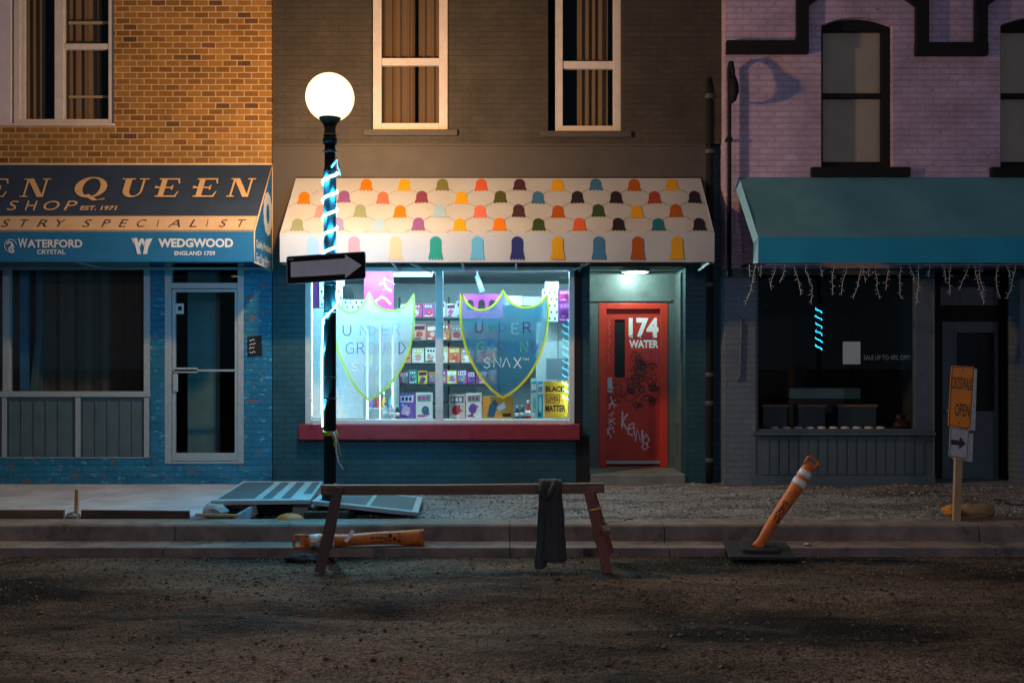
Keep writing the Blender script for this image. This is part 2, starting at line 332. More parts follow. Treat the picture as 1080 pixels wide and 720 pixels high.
# ------------------------------------------------------------------ ground
KF, GF = -3.29, -3.64          # kerb front, gutter front
def axis(lo, hi, step, outer):
    a = [-v for v in outer[::-1] if -v < lo-0.01]; n = int((hi-lo)/step)
    return a + [lo+(hi-lo)*i/n for i in range(n+1)] + [v for v in outer if v > hi+0.01]
dirt = bpy.data.materials.new('dirt'); dirt.use_nodes = True
def ground_nodes(m, cols, big, fine, bump, rough=0.9, dist=0.02):
    nt = m.node_tree; b = nt.nodes['Principled BSDF']; b.inputs['Roughness'].default_value = rough; b.inputs['Specular IOR Level'].default_value = 0.25
    N = nt.nodes.new; tc = N('ShaderNodeTexCoord')
    n1 = N('ShaderNodeTexNoise'); n1.inputs['Scale'].default_value = big; n1.inputs['Detail'].default_value = 10; n1.inputs['Roughness'].default_value = 0.68
    mp = N('ShaderNodeMapping'); mp.inputs['Scale'].default_value = (0.55, 1.5, 1); lk(nt, tc.outputs['Object'], mp.inputs[0]); lk(nt, mp.outputs[0], n1.inputs['Vector'])
    cr = N('ShaderNodeValToRGB'); e = cr.color_ramp.elements; e[0].position = 0.425; e[0].color = (*cols[0], 1); e[1].position = 0.63; e[1].color = (*cols[2], 1)
    x = e.new(0.49); x.color = (*cols[1], 1); lk(nt, n1.outputs['Fac'], cr.inputs[0])
    v = N('ShaderNodeTexVoronoi'); v.inputs['Scale'].default_value = fine; lk(nt, tc.outputs['Object'], v.inputs['Vector'])
    sv = N('ShaderNodeSeparateColor'); lk(nt, v.outputs['Color'], sv.inputs[0])
    mr = N('ShaderNodeMapRange'); mr.inputs[3].default_value = 0.4; mr.inputs[4].default_value = 1.6; lk(nt, sv.outputs[0], mr.inputs[0])
    mx = N('ShaderNodeMix'); mx.data_type = 'RGBA'; mx.blend_type = 'MULTIPLY'; mx.inputs[0].default_value = 1; lk(nt, cr.outputs[0], mx.inputs[6]); lk(nt, mr.outputs[0], mx.inputs[7])
    lk(nt, mx.outputs[2], b.inputs['Base Color'])
    nf = N('ShaderNodeTexNoise'); nf.inputs['Scale'].default_value = fine*0.5; nf.inputs['Detail'].default_value = 8; nf.inputs['Roughness'].default_value = 0.7; lk(nt, tc.outputs['Object'], nf.inputs['Vector'])
    sm = N('ShaderNodeMath'); sm.operation = 'SUBTRACT'; lk(nt, nf.outputs['Fac'], sm.inputs[0]); lk(nt, v.outputs['Distance'], sm.inputs[1])
    bp = N('ShaderNodeBump'); bp.inputs['Strength'].default_value = bump; bp.inputs['Distance'].default_value = dist; lk(nt, sm.outputs[0], bp.inputs['Height']); lk(nt, bp.outputs[0], b.inputs['Normal'])
ground_nodes(dirt, ((0.010, 0.008, 0.006), (0.068, 0.046, 0.031), (0.19, 0.135, 0.095)), 0.55, 58, 1.0, dist=0.014)
xs = axis(-9, 9, 0.06, [10, 12, 16, 25, 50, 120, 250]); ys = [-250, -120, -60, -35, -24, -18, -15] + [-13.6+i*0.055 for i in range(183)] + [-3.55, -3.3, -2.9, 0, 12, 60, 250]
def dirt_h(x, y):
    p = Vector((x*0.55, y*0.9, 0.3))
    h = 0.055*mnoise.noise(p) + 0.030*mnoise.noise(p*3.1) + 0.009*mnoise.noise(p*8.7) + 0.006*mnoise.noise(p*23)
    for yr_, d_ in ((-5.6, .05), (-7.3, .06), (-9.4, .05)): h -= d_*math.exp(-((y-yr_-.25*mnoise.noise(Vector((x*.25, yr_, 0))))/.22)**2)*(.6+.6*mnoise.noise(Vector((x*.6, yr_, 5))))
    k = min(1, max(0.12, (GF-y)/0.9))
    return -0.25 + h*k
mb = MB(); grid = []
for x in xs:
    grid.append([mb.bm.verts.new((x, y, dirt_h(x, y) if (-13.7 < y < GF+0.02 and abs(x) <= 9.2) else (-0.25 if y < GF else -0.34))) for y in ys])
for a, b in zip(grid, grid[1:]):
    for j in range(len(ys)-1):
        f = mb.bm.faces.new((a[j], b[j], b[j+1], a[j+1])); f.smooth = True
tag(mb.build('dirt_road', dirt), kind='structure')

gravel_m = bpy.data.materials.new('gravel_base'); gravel_m.use_nodes = True
ground_nodes(gravel_m, ((0.13, 0.115, 0.11), (0.24, 0.215, 0.21), (0.34, 0.305, 0.29)), 1.6, 55, 1.0, dist=0.015)
def gravel_h(x, y):
    p = Vector((x*1.3, y*1.6, 4.3)); k = 1.0
    return -0.035 + 0.02*mnoise.noise(p) + 0.012*mnoise.noise(p*3.3) + 0.010*(1 if y > -0.25 else 0)*abs(mnoise.noise(p*2)) + (0.03*max(0, (x-1.2)) if x < 2.4 else 0.036)*max(0, min(1, (y+2.4)/1.6))
mb = MB(); gx = axis(-3.9, 9.6, 0.07, [12, 40]); gx = [v for v in gx if v >= -3.9]; gy = [-2.96+i*0.07 for i in range(43)] + [0.12]
grid = [[mb.bm.verts.new((x, y, gravel_h(x, y) - (0.10 if (x < -2.0 and y < -1.7) else 0))) for y in gy] for x in gx]
for a, b in zip(grid, grid[1:]):
    for j in range(len(gy)-1): mb.bm.faces.new((a[j], b[j], b[j+1], a[j+1])).smooth = True
tag(mb.build('gravel_pavement', gravel_m), kind='structure')

mb = MB()   # concrete pavement slabs, ragged right edge
slabs = [(-40, -6.7), (-6.69, -4.93)]
for a, b in slabs: mb.box(a, b, -2.74, -0.004, -0.2, 0.0)
mb.prism([(-4.92, -2.74, 0), (-3.36, -2.74, 0), (-3.12, -2.2, 0), (-3.30, -1.5, 0), (-3.24, -0.004, 0), (-4.92, -0.004, 0)], (0, 0, -0.2))
pave = pmat('pavement_concrete', (0.46, 0.49, 0.54), 0.85, var=0.28, vscale=1.7, bump=0.3, bscale=55, stain=((0.62, 0.64, 0.66), 2.6, 0.63))
tag(mb.build('concrete_pavement', pave, bevel=0.008), kind='structure')
kerb_m = pmat('kerb_concrete', (0.23, 0.185, 0.16), 0.9, var=0.42, vscale=3.5, bump=0.6, bscale=45, spec=0.2, stain=((0.12, 0.095, 0.08), 3.0, 0.58))
mb = MB()
cuts = [-40, -20, -12, -9.2, -6.35, -3.32, -0.02, 1.5, 4.6, 7.7, 11, 20, 40]
for a, b in zip(cuts, cuts[1:]):
    w = random.uniform(-.006, .006)
    mb.prism([(a+.003, -2.93, 0.0), (a+.003, KF+.02+w, 0.0), (a+.003, KF+w, -0.02), (a+.003, KF-.012+w, -0.158), (a+.003, GF+.01, -0.165), (a+.003, GF, -0.36), (a+.003, -2.93, -0.36)], (b-a-.006, 0, 0))
tag(mb.build('kerb', kerb_m, bevel=0.006), kind='structure')

# loose stones, one mass each
def stones(name, n, area, hfun, mats, s0, s1, label, keep=lambda x, y: True, bias=1.0):
    mb = MB(); r = random.Random(n)
    base = [Vector(v) for v in ((1,0,0), (-1,0,0), (0,1,0), (0,-1,0), (0,0,1), (0,0,-1))]
    tri = ((0,2,4), (2,1,4), (1,3,4), (3,0,4), (2,0,5), (1,2,5), (3,1,5), (0,3,5))
    for _ in range(n):
        x = r.uniform(area[0], area[1]); y = area[3]-(area[3]-area[2])*r.random()**bias
        if not keep(x, y): continue
        s = s0 + (s1-s0)*r.random()**4; rot = Matrix.Rotation(r.uniform(0, 6.3), 3, 'Z') @ Matrix.Rotation(r.uniform(-.6, .6), 3, 'X')
        sc = Vector((r.uniform(.7, 1.4), r.uniform(.6, 1.1), r.uniform(.35, .75)))*s
        c = Vector((x, y, hfun(x, y)+sc.z*0.3)); mi = r.randrange(len(mats))
        vs = [mb.bm.verts.new(c + rot @ Vector((v.x*sc.x, v.y*sc.y, v.z*sc.z))*r.uniform(.75, 1.25)) for v in base]
        for t in tri: mb.bm.faces.new([vs[i] for i in t]).material_index = mi
    tag(mb.build(name, mats), label, None, None, 'stuff'); return
g1 = pmat('stone_grey', (0.29, 0.265, 0.26), 0.85); g2 = pmat('stone_pale', (0.44, 0.40, 0.38), 0.85); g3 = pmat('stone_dark', (0.11, 0.10, 0.10), 0.85)
e1 = pmat('clod_brown', (0.09, 0.067, 0.05), 0.9); e2 = pmat('clod_dark', (0.055, 0.042, 0.034), 0.9); e3 = pmat('clod_pale', (0.18, 0.138, 0.108), 0.9)
stones('gravel_stones', 15000, (-3.3, 8.6, -2.92, -0.02), gravel_h, [g1, g2, g3, g1], 0.006, 0.024, 'loose grey gravel on the dug up pavement',
       lambda x, y: not (x < -2.05 and y < -1.7) and not (x < -3.1) and not (1.02 < x < 2.29 and y > -0.08))
stones('dirt_clods', 5000, (-7, 7, -9.5, GF-.02), dirt_h, [e1, e2, e3, e1, e2], 0.006, 0.028, 'loose stones and clods on the dirt road', bias=1.25)
stones('dirt_grit', 16000, (-6.5, 6.5, -8.2, GF-.02), dirt_h, [e1, e3, e1, e2, e3], 0.006, 0.019, 'fine grit scattered on the dirt road', bias=1.3)
stones('rubble', 900, (-3.3, -1.9, -2.92, -1.7), lambda x, y: gravel_h(x, y)-0.1, [g1, g3, e1, e2], 0.01, 0.05, 'broken rubble in the hole beside the kerb')

# ================================================================== BUILDINGS
TOP = 9.0
def shell(root, x0, x1, y0, mat, roof_mat):
    mb = MB()
    mb.face([(x0, y0+.3, -.25), (x0, 9, -.25), (x0, 9, TOP), (x0, y0+.3, TOP)]); mb.face([(x1, y0+.3, -.25), (x1, 9, -.25), (x1, 9, TOP), (x1, y0+.3, TOP)])
    mb.face([(x0, 9, -.25), (x1, 9, -.25), (x1, 9, TOP), (x0, 9, TOP)]); mb.build('side_wall', mat, root)
    mb = MB(); mb.box(x0, x1, y0, 9, TOP, TOP+.15); mb.build('roof', roof_mat, root)
def room(root, name, x0, x1, y0, y1, z0, z1, mat):
    mb = MB()
    mb.face([(x0, y0, z0), (x0, y1, z0), (x0, y1, z1), (x0, y0, z1)]); mb.face([(x1, y0, z0), (x1, y1, z0), (x1, y1, z1), (x1, y0, z1)])
    mb.face([(x0, y1, z0), (x1, y1, z0), (x1, y1, z1), (x0, y1, z1)]); mb.face([(x0, y0, z0), (x1, y0, z0), (x1, y1, z0), (x0, y1, z0)])
    mb.face([(x0, y0, z1), (x1, y0, z1), (x1, y1, z1), (x0, y1, z1)])
    return mb.build(name, mat, root)

# ---------------- left: orange brick over a blue shopfront
LX0, LX1 = -11.0, -3.165
bl = thing('brick_building', (-7, 0, 0), 'orange brick building with a blue painted shopfront and wide white upstairs window', 'building')
brick_orange = brick('orange_brick', (0.335, 0.155, 0.032), (0.17, 0.072, 0.016), (0.50, 0.34, 0.17), bw=0.188, rh=0.0795, ms=0.0095, bump=0.8, dark=(0.09, 0.045, 0.03), grime=0.22)
blue_brick = brick('peeling_blue_brick', (0.010, 0.14, 0.25), (0.012, 0.155, 0.28), (0.010, 0.125, 0.22), bw=0.205, rh=0.0795, ms=0.008, bump=0.7, rough=0.55, grime=0.35,
                   peel=[((0.10, 0.34, 0.42), 9.0, 0.60, 3.0), ((0.22, 0.095, 0.07), 6.0, 0.605, 9.0), ((0.02, 0.06, 0.10), 7.0, 0.63, 21.0)])
zb = Z(176)
wx0, wx1, wz0 = X(13), X(120), Z(133)
mb = MB(); mb.wall(LX0, LX1, zb, TOP, 0, [(X(-75), wx1, wz0, Z(-80))], 0.25); mb.build('upper_wall', brick_orange, bl)
shell(bl, LX0, LX1, 0, brick_orange, dark_room)
mb = MB()     # joined casement and sash, one white frame
mb.rect_frame(wx0, wx1, wz0+.03, Z(-80), 0.03, 0.12, .085, wb=.07)
mb.box(X(56), X(66), 0.035, 0.115, wz0+.1, Z(-80)-.085); mb.box(X(66), wx1-.085, 0.04, 0.11, Z(51), Z(45))
mb.box(wx0+.085, wx0+.14, 0.055, 0.10, wz0+.1, Z(-80)-.085)
win = mb.build('window', white_trim, bl, bevel=0.006)
mb = MB(); mb.box(X(68), wx1-.09, 0.118, 0.14, Z(101), Z(98.5)); mb.build('blind_rail', wood_pale, win); mb = MB(); mb.box(X(68), wx1-.09, 0.118, 0.14, Z(22.5), Z(19.5)); mb.build('blind_rail', wood_pale, win)
mb = MB(); mb.face([(wx0+.08, .085, wz0+.09), (wx1-.08, .085, wz0+.09), (wx1-.08, .085, Z(-80)-.08), (wx0+.08, .085, Z(-80)-.08)]); mb.build('pane', glass, win)
mb = MB(); mb.box(X(-80), wx1+.02, -0.045, 0.0, wz0-.005, wz0+.025); mb.build('sill', white_trim, win, bevel=0.005)
mb = MB(); curtain(mb, wx0+.05, X(40), wz0+.05, Z(-60), .20, .045, 3, seed=3); curtain(mb, X(63), X(100), wz0+.05, Z(-60), .21, .045, 3.5, seed=5); mb.build('curtain', curtain_m, win)
mb = MB(); mb.box(X(-75), X(11), 0.02, 0.10, wz0+.03, Z(-80)); mb.build('trim_board', lilac_trim, bl, bevel=0.006)
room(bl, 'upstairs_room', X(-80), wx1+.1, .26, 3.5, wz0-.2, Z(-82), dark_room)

sx0, sx1, sz0, sz1 = X(-150), X(158), Z(416), Z(281)
dx0, dx1, dz0 = X(173), X(257), Z(489)
mb = MB(); mb.wall(LX0, LX1, -.3, zb-.001, 0.012, [(sx0, sx1, Z(483), sz1+.1), (dx0, dx1, dz0, sz1+.1)], 0.25); mb.build('shopfront_wall', blue_brick, bl)
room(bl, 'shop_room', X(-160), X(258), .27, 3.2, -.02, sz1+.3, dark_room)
mb = MB()
mb.box(sx0, sx1, .02, .10, sz1, sz1+.09)
for u0, u1 in ((-80, -72), (2, 9), (151, 158)): mb.box(X(u0), X(u1), .015, .10, Z(416), sz1-.001)
mb.box(sx0, sx1, .00, .11, Z(418.5), Z(412.5)-.001)
sw = mb.build('shop_window', alu, bl, bevel=0.004)
mb = MB(); mb.face([(sx0, .06, Z(414)), (sx1, .06, Z(414)), (sx1, .06, sz1), (sx0, .06, sz1)]); mb.build('pane', glass, sw)
mb = MB(); curtain(mb, X(-70), X(156), Z(425), sz1+.1, .62, .03, 11, seed=8); mb.build('curtain', dim_curtain, sw)
mb = MB(); mb.box(X(13), X(21), .20, .26, Z(414), sz1+.05); mb.build('corner_post', blue_paint, sw)
mb = MB()      # battened boards below the window
mb.box(sx0, sx1, .05, .09, Z(483), Z(418.5)-.002)
for u0 in range(-70, 156, 13):
    if u0 not in (73,): mb.box(X(u0), X(u0)+.022, .035, .049, Z(481), Z(421))
bp = mb.build('board_panel', panel_grey, bl)
mb = MB()
for u0, u1 in ((1.5, 6), (79, 84), (151.5, 157)): mb.box(X(u0), X(u1), .012, .034, Z(482), Z(419.2))
mb.box(sx0, sx1, .022, .034, Z(483.5), Z(482)); mb.build('frame_bar', alu, bl)
# aluminium shop door
mb = MB(); mb.rect_frame(dx0, dx1, dz0, sz1+.09, .02, .10, X(180)-dx0, wt=.04, wb=.03); mb.box(X(180), X(250.5), .025, .095, Z(304), Z(298)); df = mb.build('door_frame', alu, bl, bevel=0.004)
mb = MB(); mb.face([(X(180), .06, Z(298)), (X(251), .06, Z(298)), (X(251), .06, sz1+.06), (X(180), .06, sz1+.06)]); mb.build('transom_pane', glass, df)
mb = MB(); mb.rect_frame(X(180.5), X(250), dz0+.035, Z(304.5), .035, .085, .042, wb=.105); dr = mb.build('door', alu, bl, bevel=0.005)
mb = MB(); mb.face([(X(183), .06, Z(480)), (X(248), .06, Z(480)), (X(248), .06, Z(307)), (X(183), .06, Z(307))]); mb.build('pane', glass, dr)
mb = MB(); mb.bar((X(183), .015, Z(390.5)), (X(248), .015, Z(390.5)), .03, .025); mb.box(X(184), X(208), .0, .032, Z(393), Z(387.5)); mb.build('push_bar', alu, dr)
mb = MB(); mb.box(X(181.6), X(187), .012, .034, Z(413), Z(394)); mb.build('handle', alu, dr, bevel=.006)
f = front(.03); mb = MB(); mb.flat(f, [(185, 320), (194, 320), (194, 331), (185, 331)]); mb.flat(f, [(187.5, 323.5), (191.5, 322.5), (192, 327), (188, 327.5)], 1); mb.ribbon(f, [(188, 326), (190, 324), (192, 325.5)], .8, 1)
mb.build('sticker', [white_trim, black_paint], dr)
teal_wall = pmat('teal_wall_paint', (0.07, 0.16, 0.175), 0.7, var=0.15)
mb = MB(); mb.box(X(180)-.02, X(214), .75, .80, -.02, sz1); mb.build('partition', teal_wall, bl)
tag(thing('leaning_plank', (X(28), .4, 0), 'grey plank leaning behind the dark shop window left of the glass door', 'plank'))
mb = MB(); mb.bar((X(28, .35), .35, .35), (X(41, .45), .45, Z(360, .45)), .09, .03, up=(0, 1, 0)); mb.build('board', panel_grey, bpy.data.objects['leaning_plank'])
mb = MB(); mb.box(X(38, .5), X(44, .5), .5, .53, .35, sz1); mb.build('batten', panel_grey, bpy.data.objects['leaning_plank'])
# rough plinth
mb = MB(); n = 60
for (ua, ub) in ((-300, 170), (170, 287.3)):
    xs_ = [X(ua)+(X(ub)-X(ua))*i/n for i in range(n+1)]
    rows = []
    for z in [-.05, 0.03, .08, .13, Z(489.5)-.01]:
        rows.append([mb.bm.verts.new((x, -.03+.022*mnoise.noise(Vector((x*4, z*9, 1)))+(.03 if z > .15 else 0), z+.012*mnoise.noise(Vector((x*3, z*5, 7))))) for x in xs_])
    for a, b in zip(rows, rows[1:]):
        for i in range(n): mb.bm.faces.new((a[i], a[i+1], b[i+1], b[i])).smooth = True
mb.build('plinth', blue_brick, bl)
# small menu board hanging on the blue pier
t = thing('wall_plaque', (X(267), 0, Z(365)), 'small black handwritten plaque hung on the blue brick pier', 'plaque')
mb = MB(); mb.prism([P(261, 355, -.012), P(275.5, 353.5, -.012), P(276.5, 374, -.012), P(261.5, 375.5, -.012)], (0, .018, 0)); mb.build('board', black_paint, t, bevel=.003)
f = front(-.012); mb = MB(); r = random.Random(4)
for v in (359, 363, 367, 371):
    uu = 263
    mb.ribbon(f, [(263+i*1.1, v+r.uniform(-1.3, 1.3)) for i in range(r.randint(5, 10))], .55)
mb.build('lettering', refl_white, t)

# ---------------- middle: dark painted brick with the lit snack shop
MX0, MX1 = -3.155, X(762)
YM = 0.03
bm_ = thing('dark_building', (-.2, 0, 0), 'dark painted brick building with a lit snack shop and a red door', 'building')
dkc = (0.050, 0.042, 0.034)
dark_brick = brick('dark_painted_brick', dkc, (0.057, 0.047, 0.037), (0.044, 0.037, 0.030), bw=0.205, rh=0.0795, ms=0.009, bump=0.42, rough=0.65, grime=0.3, peel=[((0.14, 0.12, 0.10), 7.0, 0.70, 5.0)])
low_brick = brick('slate_painted_brick', (0.012, 0.062, 0.082), (0.014, 0.070, 0.092), (0.010, 0.055, 0.073), bw=0.205, rh=0.0795, ms=0.009, bump=0.6, rough=0.5, grime=0.3)
stucco = pmat('dark_painted_stucco', (0.064, 0.053, 0.045), 0.65, var=0.16, vscale=3, bump=0.2, bscale=30, stain=((0.25, 0.2, 0.16), 5.5, 0.72))
zc = Z(152, YM)
w1 = (X(392, YM), X(473, YM), Z(137, YM), Z(-70, YM)); w2 = (X(578, YM), X(656, YM), Z(138.5, YM), Z(-70, YM))
mb = MB(); mb.wall(MX0, MX1, zc, TOP, YM, [w1, w2], .28); mb.build('upper_wall', dark_brick, bm_)
shell(bm_, MX0, MX1, YM, dark_brick, dark_room)
zf = Z(281.5, YM)
mb = MB(); mb.wall(MX0, X(744.5, YM), zf, zc-.001, YM-.006, [], .28); mb.box(MX0, X(744, YM), YM-.03, YM-.008, zc-.03, zc-.002); mb.build('fascia', stucco, bm_)
mb = MB(); mb.wall(X(745, YM), MX1, -.3, zc-.001, YM+.10, [], .15); mb.build('pipe_recess', low_brick, bm_)
sw0, sw1, swb, swt = X(322, YM), X(606, YM), Z(447, YM), Z(283, YM)
rx0, rx1 = X(622, YM), X(723, YM)
mb = MB(); mb.wall(MX0, X(744.5, YM), -.3, zf-.001, YM, [(sw0, sw1, swb, zf), (rx0, rx1, -.3, zf)], .24); mb.build('lower_wall', low_brick, bm_)
mb = MB()     # plain piers each side of the doorway
mb.box(X(607.5), X(613), YM-.025, YM-.002, -.1, zf); mb.box(X(613), X(621), YM-.04, YM-.004, -.1, Z(460)); mb.build('pilaster', black_paint, bm_, bevel=.004)
for (w, sd, cc) in ((w1, 11, .75), (w2, 21, .75)):
    x0, x1, z0, z1 = w; yo = YM + (.03 if sd == 11 else .10)
    xa, xb = (x0+.012, x1-.012) if sd == 11 else (x0+.10, x1-.004)
    mb = MB(); mb.rect_frame(xa, xb, z0+.012, z1, yo, yo+.10, .115 if sd == 11 else .10, wb=.085); zr0, zr1 = Z(67 if sd == 11 else 69), Z(59.5 if sd == 11 else 61)
    g = .115 if sd == 11 else .10
    if sd == 21: pass
    mb.box(xa+g, xb-g, yo+.015, yo+.085, zr0, zr1)
    o = mb.build('window', white_trim, bm_, bevel=.006)
    mb = MB(); mb.face([(xa+g-.01, yo+.06, z0+.05), (xb-g+.01, yo+.06, z0+.05), (xb-g+.01, yo+.06, z1-.05), (xa+g-.01, yo+.06, z1-.05)]); mb.build('pane', glass, o)
    mb = MB()
    if sd == 11: curtain(mb, xa+.06, x0+.55, z0+.02, z1, yo+.16, .045, 4, seed=12); curtain(mb, x0+.60, xb-.05, z0+.02, z1, yo+.17, .05, 2.5, seed=13)
    else: curtain(mb, x0+.40, xb-.16, z0+.02, z1, yo+.15, .045, 4.2, seed=16)
    mb.build('curtain', curtain_m, o)
    mb = MB(); mb.box(x0-.10, x1+.12, YM-.045, YM+.06, z0-.085, z0-.003); mb.build('sill', stucco, o, bevel=.006)
    room(bm_, 'upstairs_room', x0-.05, x1+.05, YM+.29, 3.2, z0-.1, z1+.1, dark_room)
# interior of the shop
shop_wall = pmat('shop_wall_paint', (0.55, 0.60, 0.62), 0.7, var=0.08)
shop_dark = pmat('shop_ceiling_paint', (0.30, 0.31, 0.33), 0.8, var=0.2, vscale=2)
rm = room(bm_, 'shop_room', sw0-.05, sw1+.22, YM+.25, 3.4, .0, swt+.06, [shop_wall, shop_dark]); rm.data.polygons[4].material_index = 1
mb = MB(); mb.box(sw0+.02, sw1-.02, YM+.26, YM+1.1, swb-.06, swb+.01); mb.build('window_shelf', white_trim, bm_)
frame_m = pmat('shop_window_frame_paint', (0.55, 0.60, 0.62), 0.4, 0.2, var=0.1, vscale=15)
mb = MB(); mb.rect_frame(sw0+.002, sw1-.002, swb, zf-.002, YM-.02, YM+.09, .07, wt=.05, wb=.055); mb.box(X(459), X(467), YM-.015, YM+.085, swb+.055, zf-.052)
mb.box(sw0, sw1, YM-.05, YM-.022, zf-.045, zf-.008)
sf = mb.build('shop_window', frame_m, bm_, bevel=.005)
YG = YM+.03
mb = MB()
for a, b in ((sw0+.06, X(459.5)), (X(466.5), sw1-.06)): mb.face([(a, YG, swb+.05), (b, YG, swb+.05), (b, YG, zf-.045), (a, YG, zf-.045)])
mb.build('pane', glass, sf)
sill_m = pmat('red_sill_paint', (0.22, 0.014, 0.026), 0.45, var=0.18, vscale=7, bump=0.15)
mb = MB(); mb.box(X(317), X(611), -.14, YM+.02, Z(463), Z(446.5)); mb.build('sill', sill_m, sf, bevel=.012)
# door recess
RY = 0.85; dgreen = pmat('dark_green_paint', (0.085, 0.12, 0.115), 0.45, var=0.2, vscale=6, bump=0.15)
step_m = pmat('worn_step_concrete', (0.17, 0.19, 0.18), 0.75, var=0.3, vscale=5, bump=0.25)
mb = MB()
mb.face([(rx0, YM+.24, -.05), (rx0, RY, -.05), (rx0, RY, zf+.02), (rx0, YM+.24, zf+.02)]); mb.face([(rx1, YM+.24, -.05), (rx1, RY, -.05), (rx1, RY, zf+.02), (rx1, YM+.24, zf+.02)])
mb.face([(rx0, YM+.01, zf+.01), (rx1, YM+.01, zf+.01), (rx1, RY, zf+.01), (rx0, RY, zf+.01)])
dX0, dX1, dZ0, dZ1 = X(631.5, RY), X(704.5, RY), .135, Z(319.5, RY)
mb.wall(rx0, rx1, -.05, zf+.02, RY, [(dX0, dX1, -.05, dZ1)], .12); mb.build('doorway', dgreen, bm_)
mb = MB(); mb.box(rx0+.003, rx1-.003, .0, RY+.1, -.3, .125); mb.build('step', step_m, bm_, bevel=.015)
mb = MB(); mb.box(rx0+.004, rx1-.06, RY-.03, RY-.002, Z(318, RY), Z(315.5, RY)); mb.box(rx0+.004, rx0+.06, RY-.02, RY-.001, .13, Z(318.2, RY))
mb.box(rx1-.028, rx1-.002, .30, RY-.05, Z(447, .5), Z(441, .5)); mb.box(rx1-.022, rx1-.002, .30, .36, .3, Z(448, .5)); mb.box(rx1-.022, rx1-.002, RY-.13, RY-.06, .3, Z(448, .5))
mb.box(rx1-.03, rx1-.002, .26, RY-.05, .14, .30); mb.box(rx1-.03, rx1-.002, .26, .30, .301, zf-.05); mb.build('moulding', dgreen, bm_, bevel=.004)
red_p = pmat('red_door_paint', (0.46, 0.026, 0.012), 0.42, var=0.12, vscale=5, bump=0.08)
red_f = pmat('red_frame_paint', (0.52, 0.035, 0.016), 0.42, var=0.1, vscale=6)
fw = X(639.5, RY)-dX0
mb = MB(); mb.rect_frame(dX0, dX1, dZ0-.005, dZ1, RY-.012, RY+.10, fw, wt=.085, wb=.012); mb.build('door_frame', red_f, bm_, bevel=.006)
YD = RY+.055
mb = MB(); mb.wall(dX0+fw+.002, dX1-fw-.002, dZ0+.035, dZ1-.088, YD, [(X(648, YD), X(659, YD), Z(398, YD), Z(337, YD))], .045); door = mb.build('door', red_p, bm_)
mb = MB(); mb.rect_frame(X(646, YD), X(661, YD), Z(400, YD), Z(335, YD), YD-.010, YD-.001, .026); mb.build('window_bead', red_p, door)
mb = MB(); mb.box(X(647.5, YD), X(659.5, YD), YD+.02, YD+.024, Z(398.5, YD), Z(336.5, YD)); mb.build('pane', pmat('dark_wired_glass', (0.015, 0.02, 0.022), 0.12), door)
mb = MB(); mb.box(X(640.5, YD), X(645.5, YD), YD-.012, YD-.001, Z(414, YD), Z(398, YD)); mb.tube([(X(643, YD), YD-.012, Z(409, YD)), (X(643, YD), YD-.05, Z(409, YD)), (X(647, YD), YD-.055, Z(409, YD))], .011); mb.build('handle', alu, door)
mb = MB(); mb.box(dX0+fw+.003, dX1-fw-.003, YD-.006, YD-.001, dZ0+.036, Z(485.5, YD)); mb.build('kick_plate', alu, door)
mb = MB(); fd = front(YD)
white_mark = pmat('white_vinyl', (0.82, 0.82, 0.84), 0.5)
mb.text(fd, '174', 663, 694.5, 335, 356.5, bold=.045); mb.text(fd, 'WATER', 663.5, 694.5, 358.5, 367, bold=.04); mb.build('lettering', white_mark, door)
# graffiti, hand drawn lines
pen_b = pmat('black_marker', (0.02, 0.015, 0.02), 0.6); pen_n = pmat('blue_marker', (0.05, 0.05, 0.22), 0.6); pen_l = pmat('lilac_paint_pen', (0.62, 0.52, 0.66), 0.55); pen_p = pmat('pink_paint_pen', (0.75, 0.16, 0.14), 0.55)
mb = MB()
def gr(pts, w, m): mb.ribbon(fd, pts, w*(1.35 if m == 2 else 1.2), m)
# large lilac tag, slanting down to the right: K E N O
gr([(656.5, 434), (656, 451)], 1.3, 2); gr([(662, 436), (656.5, 444), (661.5, 453)], 1.3, 2)
gr([(668.5, 446), (663.5, 448), (662.5, 457), (667.5, 459)], 1.2, 2); gr([(663, 452.5), (668, 450.5)], 1.1, 2); gr([(668.5, 446), (669, 459)], 1.0, 2)
gr([(670, 465), (672, 451.5), (675.5, 465.5), (677.5, 453)], 1.3, 2); gr([(677.5, 453), (678, 467)], 1.1, 2)
gr([(682, 457), (677.5, 464), (681, 468), (685, 464), (681.5, 457.5)], 1.2, 2); gr([(679, 468), (676.8, 471), (679.5, 474), (683.5, 471.5), (682, 467.5)], 1.2, 2)
# vertical lilac tag by the handle
gr([(640.5, 458), (644, 446), (648, 456)], 1.0, 2); gr([(642, 453), (647.5, 450)], .9, 2); gr([(641, 446), (648.5, 441)], 1.0, 2); gr([(641.5, 441), (649, 447)], .9, 2)
gr([(642, 438), (648, 433), (644.5, 440)], .9, 2); gr([(642, 431), (645.5, 424), (648, 430)], .9, 2); gr([(642, 427), (650, 421)], .8, 2); gr([(640, 452), (645, 462)], .8, 2); gr([(644, 418), (646, 425), (650.5, 428)], .8, 2)
